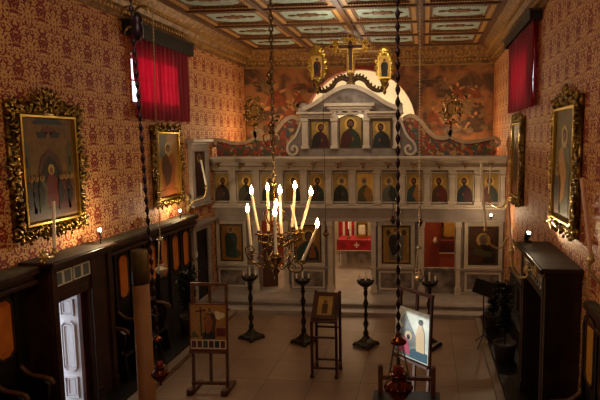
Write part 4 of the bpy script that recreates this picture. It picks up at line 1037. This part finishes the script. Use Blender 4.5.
# ------------------------------------------------------------------ standing candle holders
def stand_mesh(t):
    MB().lathe([(.035, .10), (.05, .13), (.03, .18), (.045, .22), (.06, .27), (.035, .32), (.028, .36), (.05, .42), (.058, .47), (.03, .53), (.026, .58), (.05, .64), (.03, .70), (.026, .76), (.045, .82), (.055, .88), (.03, .95), (.025, 1.0), (.045, 1.06), (.04, 1.12), (.03, 1.16), (.05, 1.19), (.03, 1.22)], seg=14).build('turned_shaft', 'bronze', t, smooth=True)
    b = MB()
    b.lathe([(.25, .03), (.27, .05), (.25, .08), (.17, .105), (.10, .15), (.06, .20), (.04, .22)], (0, 0, 0), 4)
    for k in range(4):
        a = PI/2*k; b.ell((.24*math.cos(a), .24*math.sin(a), .035), (.04, .04, .035), None, 2)
    b.build('footed_base', 'bronze', t)
    MB().lathe([(.03, 1.20), (.09, 1.23), (.155, 1.28), (.17, 1.33), (.18, 1.335), (.165, 1.315), (.02, 1.27)], seg=20).build('dish', 'bronze', t, smooth=True)
    b = MB()
    for k in range(3): x = (-.12, 0, .12)[k]; b.lathe([(.02, 1.27), (.014, 1.30), (.014, 1.335), (.024, 1.345)], (x, 0, 0), 10)
    b.build('socket', 'bronze', t, smooth=True)
stands = [(-3.585, 10.60, 'next to the robed saint easel', 'the stand by the robed saint easel'), (-2.44, 10.45, 'behind the wooden icon lectern', 'the stand behind the lectern'), (-1.16, 10.40, 'alone in front of the altar doorway', 'the stand before the altar doorway'), (.10, 10.45, 'hidden in part by the easel with the bright icon', 'the stand behind the bright icon easel')]
first = None
for k, (x, y, lab, sl) in enumerate(stands):
    if first is None:
        first = t = thing('candle_stand', '', 'candle stand', (x, y, 0), .5); stand_mesh(t)
    else: t = copy_tree(first)
    t.location = (x, y, 0); t['label'] = 'tall dark bronze candle stand '+lab; t['group'] = 'bronze candle stands'
    rz = .0 if k else 0
    t.rotation_euler = (0, 0, .25)
    for j, dx in enumerate((-.12, 0, .12)):
        h = (.10, .17, .09)[j]; px_ = x+dx*math.cos(.25); py_ = y+dx*math.sin(.25)
        candle(('short white candle on the open door side of ', 'taller white middle candle of ', 'short white candle on the black portal side of ')[j]+sl, (px_, py_, 1.345), (px_, py_, 1.345+h), .017, 0, 'unlit candles of the bronze stands')

# ------------------------------------------------------------------ lectern and easels
t = thing('icon_lectern', 'narrow dark wooden lectern in the middle of the floor', 'lectern', (-1.72, 8.88, 0), -.02)
hwid = .215
for s in (-1, 1):
    MB().bar((s*hwid, 0, 0), (s*hwid, .0, 1.02), .045).bar((s*hwid, -.03, .0), (s*hwid, -.03, .07), .06, .05).build('leg', 'lectern_wood', t, bevel=.005)
    MB().bar((s*hwid, .38, 0), (s*hwid, .38, 1.40), .045).bar((s*hwid, .38, 0), (s*hwid, .38, .06), .065, .06).ell((s*hwid, .38, 1.42), .03).build('leg', 'lectern_wood', t)
    MB().bar((s*hwid, 0, .14), (s*hwid, .38, .14), .03).build('side_rail', 'lectern_wood', t); MB().bar((s*hwid, 0, 1.0), (s*hwid, .38, 1.36), .04).build('side_rail', 'lectern_wood', t)
for (yy_, z_) in ((0, .17), (.38, .17), (0, .72), (.38, .78)): MB().bar((-hwid, yy_, z_), (hwid, yy_, z_), .032).build('stretcher', 'lectern_wood', t)
sl = math.radians(50)
MB().box((-.23, -.03, -.02), (.23, .52, .0), Matrix.Rotation(sl, 3, 'X'), (0, 0, 0)).box((-.23, -.05, -.02), (.23, -.03, .03), Matrix.Rotation(sl, 3, 'X'), (0, 0, 0)).build('desk', 'lectern_wood', t).location = (0, 0, 1.03)
t = thing('lectern_icon', 'small dark framed icon lying on the slanted desk of the wooden lectern', 'icon', (-1.72, 8.88, 1.042), -.02)
RX_ = Matrix.Rotation(sl, 3, 'X')
b = MB()
for (a, c) in (((-.20, 0, .003), (.20, .07, .03)), ((-.20, .42, .003), (.20, .49, .03)), ((-.20, .07, .003), (-.13, .42, .03)), ((.13, .07, .003), (.20, .42, .03))): b.box(a, c, RX_, (0, 0, 0))
b.build('frame', 'lectern_wood', t)
p = MB().box((-.13, .07, .003), (.13, .42, .02), RX_, (0, 0, 0)).build('painted_panel', 'gold_leaf', t)
MB().box((-.05, .10, .02), (.05, .28, .023), RX_, (0, 0, 0)).build('robe', 'p_brown', p); MB().ell(RX_ @ Vector((0, .32, .021)), (.035, .035, .006), RX_).build('face', 'skin', p)

def easel(label, ilabel, loc, rz, w, zi, hi, H, paint, ground, tl, edge):
    t = thing('easel', label, 'easel', loc, rz)
    yy = lambda z: tl*z/H                   # posts lean back
    for s in (-1, 1):
        MB().bar((s*w*.46, yy(0), .05), (s*w*.46, yy(H), H), .04).build('post', 'easel_wood', t)
        MB().box((s*w*.46-.05, -.20, 0), (s*w*.46+.05, .30, .06)).box((s*w*.46-.05, -.20, 0), (s*w*.46+.05, -.10, .10)).build('foot', 'easel_wood', t, bevel=.008)
    MB().bar((0, yy(0)+.03, .12), (0, yy(H)+.03, H-.02), .045, .03).build('centre_post', 'easel_wood', t)
    MB().bar((-w*.5, yy(H), H-.02), (w*.5, yy(H), H-.02), .045).build('cross_bar', 'easel_wood', t); MB().bar((-w*.5, .0, .14), (w*.5, .0, .14), .05).build('cross_bar', 'easel_wood', t)
    MB().box((-w*.52, yy(zi)-.10, zi-.035), (w*.52, yy(zi)-.02, zi)).build('ledge', 'easel_wood', t)
    i = thing('easel_icon', ilabel, 'icon', Vector(loc)+Matrix.Rotation(rz, 3, 'Z') @ Vector((0, yy(zi)-.064, zi+.014)), rz)
    i.rotation_euler = (-math.atan2(tl, H), 0, rz)
    p = MB().box((-w*.5, 0, 0), (w*.5, .03, hi)).build('painted_panel', ground, i)
    if edge: MB().ring(-w*.5-.004, w*.5+.004, -.004, hi+.004, .016, -.008, .032).build('edge', edge, i)
    paint(p, w, hi, 0)
def paint_baptist(p, w, h, y):
    S = lambda L: [(-w/2+u*w, v*h) for u, v in L]
    standing(p, .03, h*.27, w*.40, h*.66, y, 'p_brown', 'p_orange')
    MB().prism(S([(.30, .3), (.33, .3), (.31, .93), (.28, .93)]), y-.008, y).prism(S([(.17, .82), (.44, .85), (.44, .88), (.17, .85)]), y-.008, y).build('cross_staff', 'ink', p)
    MB().prism(S([(.03, .26), (.06, .36), (.12, .42), (.18, .34), (.26, .28)]), y-.003, y).build('rocks', 'p_olive', p)
    MB().prism(S([(.34, .24), (.68, .24), (.68, .38), (.5, .42), (.34, .36)]), y-.005, y).build('dark_ground', 'p_dark', p)
    MB().prism(S([(.72, .30), (.96, .30), (.96, .48), (.72, .48)]), y-.004, y).build('side_scene', 'p_red', p)
    MB().prism(S([(.60, .72), (.78, .66), (.95, .72), (.95, .80), (.7, .85)]), y-.003, y).build('cloud', 'p_cream', p)
    MB().prism(S([(.02, .02), (.98, .02), (.98, .22), (.02, .22)]), y-.003, y).build('scene_strip', 'p_cream', p)
    for k, m in enumerate(('p_red', 'p_brown', 'p_teal', 'p_maroon', 'p_blue', 'p_red')):
        u = .05+k*.155; MB().prism(S([(u, .05), (u+.12, .05), (u+.12, .20), (u, .20)]), y-.005, y).build('small_scene', m, p)
easel('wooden easel between the candle stand and the stalls, holding the robed saint icon', 'gold icon of a standing saint with a cross staff, on an easel', (-3.50, 8.22, 0), .03, .62, .70, .76, 1.80, paint_baptist, 'p_ochre', .10, 'p_red')
def paint_annunc(p, w, h, y):
    S = lambda L: [(-w/2+u*w, v*h) for u, v in L]
    MB().prism(S([(.02, .98), (.02, .45), (.2, .5), (.45, .62), (.62, .4), (.72, .16), (.98, .12), (.98, .02), (.02, .02), (.02, .45), (.1, .98)][:2]+[(.25, .62), (.45, .50), (.62, .2), (.98, .2), (.98, .02), (.02, .02)]), y-.003, y).build('rocks', 'p_grey_gloss', p)
    MB().prism(S([(.15, .72), (.3, .9), (.65, .45), (.72, .22), (.55, .22)]), y-.004, y).build('slope', 'p_grey_gloss', p)
    MB().prism(S([(.45, .02), (.98, .02), (.98, .2), (.7, .26), (.5, .2)]), y-.005, y).build('water', 'p_slate_gloss', p)
    MB().prism(S([(.66, .2), (.64, .55), (.70, .74), (.80, .76), (.88, .6), (.90, .2)]), y-.006, y).build('robe', 'p_sand_gloss', p)
    MB().prism([(-w/2+u*w, v*h) for u, v in ellipse(.76, .80, .06, .06, 16)], y-.008, y).build('hair', 'p_dark_gloss', p)
    MB().prism(S([(.10, .08), (.12, .28), (.30, .42), (.42, .34), (.48, .08)]), y-.006, y).build('rose_robe', 'p_rose_gloss', p)
    MB().prism([(-w/2+u*w, v*h) for u, v in ellipse(.42, .46, .10, .09, 18)], y-.005, y).build('halo', 'p_sand_gloss', p)
    MB().prism([(-w/2+u*w, v*h) for u, v in ellipse(.42, .43, .05, .055, 14)], y-.008, y).build('face', 'p_dark_gloss', p)
E2 = (-.185, 7.58, 0)
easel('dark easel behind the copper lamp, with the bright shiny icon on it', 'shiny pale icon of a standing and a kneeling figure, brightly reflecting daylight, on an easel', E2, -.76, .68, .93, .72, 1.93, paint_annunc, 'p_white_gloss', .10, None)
# low chest and rail in front of that easel
t = thing('kneeling_desk', 'dark low wooden desk with two posts under the copper lamp', 'desk', (-.22, 6.55, 0), 0)
MB().box((-.40, -.22, 0), (.40, .22, .78)).box((-.43, -.25, .78), (.43, .25, .82)).build('chest', 'ebony', t, bevel=.008)
for s in (-1, 1): MB().box((s*.34-.03, .12, .82), (s*.34+.03, .18, 1.16)).ell((s*.34, .15, 1.18), .035).build('post', 'easel_wood', t)
MB().bar((-.34, .15, 1.04), (.34, .15, 1.04), .045).build('rail', 'easel_wood', t)

# ------------------------------------------------------------------ wall candle sconces
def sconce(label, clabels, root, pts_list, candles, side, leaf=True, wax='wax'):
    """root on wall/cornice; pts_list = arm paths (world); candles = (base, tip) world"""
    root = Vector(root); t = thing('candle_sconce', label, 'sconce', root)
    b = MB(); b.ell((0, 0, 0), (.05, .05, .06))
    if leaf:
        for k in range(8): a = 2*PI*k/8; b.ell((0, .055*math.cos(a), .065*math.sin(a)), (.014, .045, .022), Matrix.Rotation(a, 3, 'X'), 1)
    b.build('leaf_mount', 'brass_pale', t, smooth=True)
    for pts in pts_list:
        MB().tube(bez([Vector(p)-root for p in pts], 7), .017, 8).build('curved_arm', 'brass_pale', t, smooth=True)
    for (bs, tp, lit), lab in zip(candles, clabels):
        MB().lathe([(.014, -.06), (.03, -.045), (.045, -.01), (.03, .0), (.026, .04)], Vector(bs)-root, 12).build('socket', 'brass_pale', t, smooth=True)
        candle(lab, Vector(bs)+(Vector(tp)-Vector(bs)).normalized()*.05, tp, .022, lit, 'unlit candles of the wall sconces', wax)
# left: at the portal corner
r0 = at(43.5, 256.5, 6.34); B = at(54.5, 251, 6.8); T = at(53.5, 201, 6.8)
sconce('brass leaf sconce on the corner of the walnut door portal', ['thin white candle standing in front of the large gilded icon'], r0, [(r0, r0+Vector((.04, .03, -.02)), B+Vector((.02, -.08, -.06)), B+Vector((0, 0, -.035)))], [(B, T, 0)], 1)
B = at(139.5, 217, 9.9); T = at(141, 183, 9.9); r0 = Vector((XL+.06, 9.95, B.z-.07))
sconce('small brass sconce on the wallpaper above the tan post', ['white candle against the wallpaper above the round tan post'], r0, [(r0, r0+Vector((.04, 0, -.02)), B+Vector((0, 0, -.06)), B+Vector((0, 0, -.03)))], [(B, T, 0)], 1)
B = at(181.5, 196, 11.78); T = at(183, 167, 11.78); r0 = Vector((XL+.05, 11.83, B.z-.07))
sconce('brass sconce beside the frame of the tall orange lit icon', ['thin white candle at the frame edge of the tall orange lit icon'], r0, [(r0, r0+Vector((.03, 0, -.02)), B+Vector((0, 0, -.05)), B+Vector((0, 0, -.03)))], [(B, T, 0)], 1)
B = at(206.5, 187, 11.84); T = at(201, 160, 11.84); e1 = at(204, 197, 11.84); e2 = at(194, 201, 11.84); r0 = Vector((XL+.06, 11.80, e2.z-.15))
sconce('pale curved sconce arm below the marble framed painting', ['leaning white candle in front of the marble framed painting'], r0, [(r0, e2, e1, B+Vector((0, 0, -.03)))], [(B, T, 0)], 1)
# right
B = at(485.5, 229, 8.9); T = at(481, 162, 8.9); r0 = Vector((1.50, 8.90, at(513, 244, 8.9).z))
a1 = at(489, 243, 8.9); a2 = at(500, 248, 8.9); a3 = at(508, 238, 8.9)
sconce('brass sconce with a long curved arm at the far end of the black portal', ['very tall thin white candle beside the narrow gilded icon'], r0, [(r0, a3, a2, a1, B+Vector((0, 0, -.03)))], [(B, T, 0)], -1)
B = at(488.5, 196, 12.2); T = at(491, 165, 12.2); r0 = Vector((XR-.12, 12.5, B.z-.2)); 
sconce('slim brass sconce before the last icon of the row', ['slim leaning white candle in front of the last icon of the row'], r0, [(r0, r0+Vector((-.15, 0, -.1)), B+Vector((.03, 0, -.15)), B+Vector((0, 0, -.03)))], [(B, T, 0)], -1)
B = at(511.5, 249, 7.3); T = at(508, 201, 7.3); r0 = Vector((1.36, 7.2, at(535, 270, 7.2).z)); c1 = at(513, 268, 7.3); c2 = at(519, 277, 7.3); c3 = at(528, 276, 7.2)
sconce('brass sconce with a big leaf at the front edge of the black portal', ['thick pinkish candle at the front edge of the black portal'], r0, [(r0, c3, c2, c1, B+Vector((0, 0, -.03)))], [(B, T, 0)], -1, wax='wax_pink')
g = MB(); lt = bpy.data.objects[[o.name for o in col.objects if o.name.startswith('candle_sconce')][-1]]; lp = at(537, 271, 6.66)-r0
for k in range(9):
    a = k*.7; g.ell(lp+Vector((-.02, .02*math.cos(a), .02*math.sin(a))), (.02, .075, .03), Matrix.Rotation(a, 3, 'X'), 1)
g.tube([Vector((0, 0, 0)), lp*.5, lp], .012, 6)
g.build('leaf_rosette', 'gold_leaf', lt, smooth=True)
B = at(591, 258, 5.6); T = at(581.5, 178, 5.6); r0 = Vector((XR-.05, 5.55, at(592, 285, 5.55).z)); 
sconce('dark brass sconce above the ochre stall panel', ['thickest pinkish candle leaning across the shadow of the big gilded picture'], r0, [(r0, r0+Vector((-.06, 0, -.05)), B+Vector((0, 0, -.14)), B+Vector((0, 0, -.03)))], [(B, T, 0)], -1, wax='wax_pink')
# small electric candles near the marble door
p0 = at(185, 257, 11.95); t = thing('electric_candle_sconce', 'pair of small white electric candles on the wall beside the marble framed door', 'sconce', (XL+.02, 11.96, p0.z))
for s in (-.04, .04): MB().cyl((.12, s, 0), (.12, s, .12), .018).build('candle_tube', 'white_plastic', t); MB().tube(bez([(0, 0, -.05), (.06, s*.6, -.08), (.12, s, -.05), (.12, s, 0)], 5), .008, 6).build('arm', 'brass', t)
MB().ell((0, 0, -.05), (.02, .04, .06)).build('back_plate', 'brass', t)

# ------------------------------------------------------------------ small electric lamps that light the pictures
def add_light(name, loc, energy, color, radius=.04, typ='POINT', target=None, angle=1.6, blend=.6):
    l = bpy.data.lights.new(name, typ); l.energy = energy; l.color = color
    if typ in ('POINT', 'SPOT'): l.shadow_soft_size = radius
    o = bpy.data.objects.new(name, l); col.objects.link(o); o.location = loc
    if typ == 'SPOT': l.spot_size = angle; l.spot_blend = blend
    if target is not None: o.rotation_euler = (Vector(target)-Vector(loc)).to_track_quat('-Z', 'Y').to_euler()
    return o
WARM = (1, .74, .45); CAND = (1, .62, .28)
def bulb(label, p, foot, energy, off):
    p = Vector(p); t = thing('electric_bulb', label, 'lamp', p, 0, 'small bare bulbs')
    MB().ell((0, 0, 0), .027).build('bulb', 'bulb_glow', t, smooth=True)
    f = Vector(foot)-p
    MB().lathe([(.02, -.07), (.024, -.045), (.02, -.03)], seg=12).tube([(0, 0, -.06), (0, 0, -.10), f], .010, 8).build('holder', 'black_metal', t)
    if energy: add_light('bulb_light', p+Vector(off), energy, WARM, .04)
bulb('small bare bulb glowing on the far corner of the walnut portal top', (-5.10, 7.96, 2.72), (-5.10, 7.96, 2.495), 28, (.10, -.02, .05))
bulb('small bare bulb glowing below the tall orange lit icon', (-5.20, 10.98, 2.63), (-5.20, 10.98, 2.46), 26, (.08, -.02, .06))
bulb('small bare bulb glowing at the end of the marble screen by the last large icon', at(491, 215, 12.6), (at(491, 215, 12.6).x+.1, 12.7, 2.35), 22, (.0, -.10, .08))
p = Vector((1.62, 8.60, 2.60))
t = thing('spotlight', 'black spotlight with a lit lens on the far end of the black portal top', 'spotlight', (p.x, p.y, 2.492))
dz = p.z-2.492
dirn = (Vector((1.9, 7.6, 4.0))-p).normalized()
MB().cyl((0, 0, 0), (0, 0, .02), .06, seg=16).cyl((0, 0, .02), (0, 0, dz-.03), .012).build('stand', 'black_metal', t)
MB().cyl(Vector((0, 0, dz))-dirn*.10, Vector((0, 0, dz))+dirn*.05, .04, .055, 16).build('housing', 'black_metal', t)
MB().cyl(Vector((0, 0, dz))+dirn*.051, Vector((0, 0, dz))+dirn*.056, .028, .028, 16).build('lens', 'bulb_glow', t)
add_light('spot_light', p+dirn*.09, 85, WARM, .03, 'SPOT', (1.7, 7.4, 4.2), 2.4, .7)

# ------------------------------------------------------------------ dark plants, music stand, post
def plant(label, loc, H, R, seed, n=150):
    t = thing('leafy_shrub', label, 'plant', loc); r = random.Random(seed)
    MB().lathe([(.14, 0), (.17, .02), (.20, .28), (.21, .32), (.18, .32), (.17, .28)], seg=18).build('pot', 'pot_dark', t, smooth=True)
    b = MB(); st = []
    for k in range(7):
        a = r.uniform(0, 6.3); q = r.uniform(.2, .8)*R
        pts = bez([(0, 0, .28), (q*.3*math.cos(a), q*.3*math.sin(a), H*.5), (q*math.cos(a), q*math.sin(a), H*r.uniform(.75, .95))], 5); st.append(pts); b.tube(pts, .012, 6)
    b.build('stems', 'stem_dark', t)
    b = MB()
    for k in range(n):
        s = r.choice(st); p = s[r.randrange(3, len(s))]; a = r.uniform(0, 6.3); el = r.uniform(-.5, .9); L = r.uniform(.10, .2)
        d = Vector((math.cos(a)*math.cos(el), math.sin(a)*math.cos(el), math.sin(el))); sd = d.cross(Vector((0, 0, 1))).normalized()*L*.27; u = sd.cross(d).normalized()*.012
        q0 = p+d*.03; q1 = p+d*L*.5+u; q2 = p+d*L
        V = [b.bm.verts.new(x) for x in (q0, q1+sd, q2, q1-sd, q1-u*1.6)]
        b.bm.faces.new((V[0], V[1], V[4])); b.bm.faces.new((V[1], V[2], V[4])); b.bm.faces.new((V[2], V[3], V[4])); b.bm.faces.new((V[3], V[0], V[4]))
    o = b.build('foliage', 'leaf_dark', t); o['kind'] = 'stuff'
plant('dark leafy shrub in a pot before the stalls, by the marble framed door', (-4.95, 10.65, .12), 1.35, .24, 5, 260)
plant('tall black leafy shrub in a pot between the black portal and the music stand', (1.46, 9.65, .12), 1.62, .20, 9, 320)
plant('dark leafy shrub behind the music stand near the altar steps', (1.46, 11.3, .12), 1.0, .20, 12, 200)
mp = at(484, 288, 10.6); t = thing('music_stand', 'black music stand with a tilted desk in front of the dark icon', 'music stand', (mp.x, 10.6, .0))
MB().box((-.20, -.012, -.15), (.20, .012, .15), Matrix.Rotation(-.6, 3, 'X') @ Matrix.Rotation(.35, 3, 'Y')).build('desk', 'black_metal', t).location = (0, 0, mp.z)
MB().cyl((0, 0, .2), (0, .03, mp.z-.02), .012).build('pole', 'black_metal', t)
for k in range(3): a = k*2*PI/3; MB().bar((0, 0, .22), (.26*math.cos(a), .26*math.sin(a), .01), .014).build('leg', 'black_metal', t)

Yp = 6.2; pa = at(139, 250, Yp)
t = thing('round_post', 'thick round tan post with a dark olive band at its flat top', 'post', (pa.x, Yp, 0))
MB().lathe([(.125, 0), (.125, .04), (.108, .06), (.098, pa.z-.42)], seg=28).build('shaft', 'post_tan', t, smooth=False)
MB().lathe([(.100, pa.z-.42), (.098, pa.z-.02), (.09, pa.z)], seg=28).build('dark_band', 'post_olive', t)
for o in t.children:
    for f in o.data.polygons: f.use_smooth = abs(f.normal.z) < .6

# ------------------------------------------------------------------ light
w = bpy.data.worlds.new('sky'); sc.world = w; w.use_nodes = True
bg = w.node_tree.nodes['Background']; bg.inputs['Color'].default_value = (.80, .90, 1, 1); bg.inputs['Strength'].default_value = 3.2
s = bpy.data.lights.new('sun', 'SUN'); s.energy = 4.5; s.angle = .01; s.color = (.93, .97, 1)
so = bpy.data.objects.new('sun', s); col.objects.link(so); so.rotation_euler = Vector((1, .045, -.055)).to_track_quat('-Z', 'Y').to_euler()
for k, (lab, bp, tp, D, lit) in enumerate(cand):
    pass
add_light('sanctuary_lamp', (-2.75, 15.9, 3.0), 42, (1, .62, .34), .1)
add_light('sanctuary_lamp', (-1.9, 15.0, 2.7), 14, (1, .55, .26), .08)
add_light('sanctuary_lamp', (-2.0, 16.0, 1.95), 9, (1, .74, .42), .05)
add_light('sanctuary_lamp', (.5, 15.2, 2.3), 10, (1, .55, .25), .08)
add_light('sanctuary_lamp', (-4.1, 14.9, 2.4), 12, (1, .55, .25), .08)
add_light('apse_lamp', (-1.9, 16.9, 4.6), 75, (1, .88, .68), .15)
add_light('crest_lamp', (-4.5, 14.9, 4.2), 52, (1, .64, .32), .1)
add_light('crest_lamp', (.9, 14.9, 4.2), 50, (1, .64, .32), .1)
add_light('high_fill', (-1.8, 11.6, 6.1), 40, (1, .80, .58), .3)  # unseen fill light, added to brighten attic, cross and ceiling
for q_ in (-3.7, -1.85, .0): add_light('attic_fill', (q_, 12.2, 5.15), 18, (1, .80, .58), .1)  # added fills without fixtures, brighten the upper tiers of the screen
add_light('gallery_fill', (-1.7, 2.5, 6.3), 160, (1, .80, .58), .4)  # warm fill added out of view to brighten the walls
add_light('gallery_fill', (-1.7, -.6, 3.6), 3, (1, .76, .5), .4)  # faint added fill behind the camera

sc.view_settings.view_transform = 'Standard'; sc.view_settings.look = 'None'; sc.view_settings.gamma = 1; sc.view_settings.use_curve_mapping = False
sc.view_settings.exposure = 0
sc.cycles.use_denoising = True; sc.cycles.max_bounces = 8; sc.cycles.sample_clamp_indirect = 4
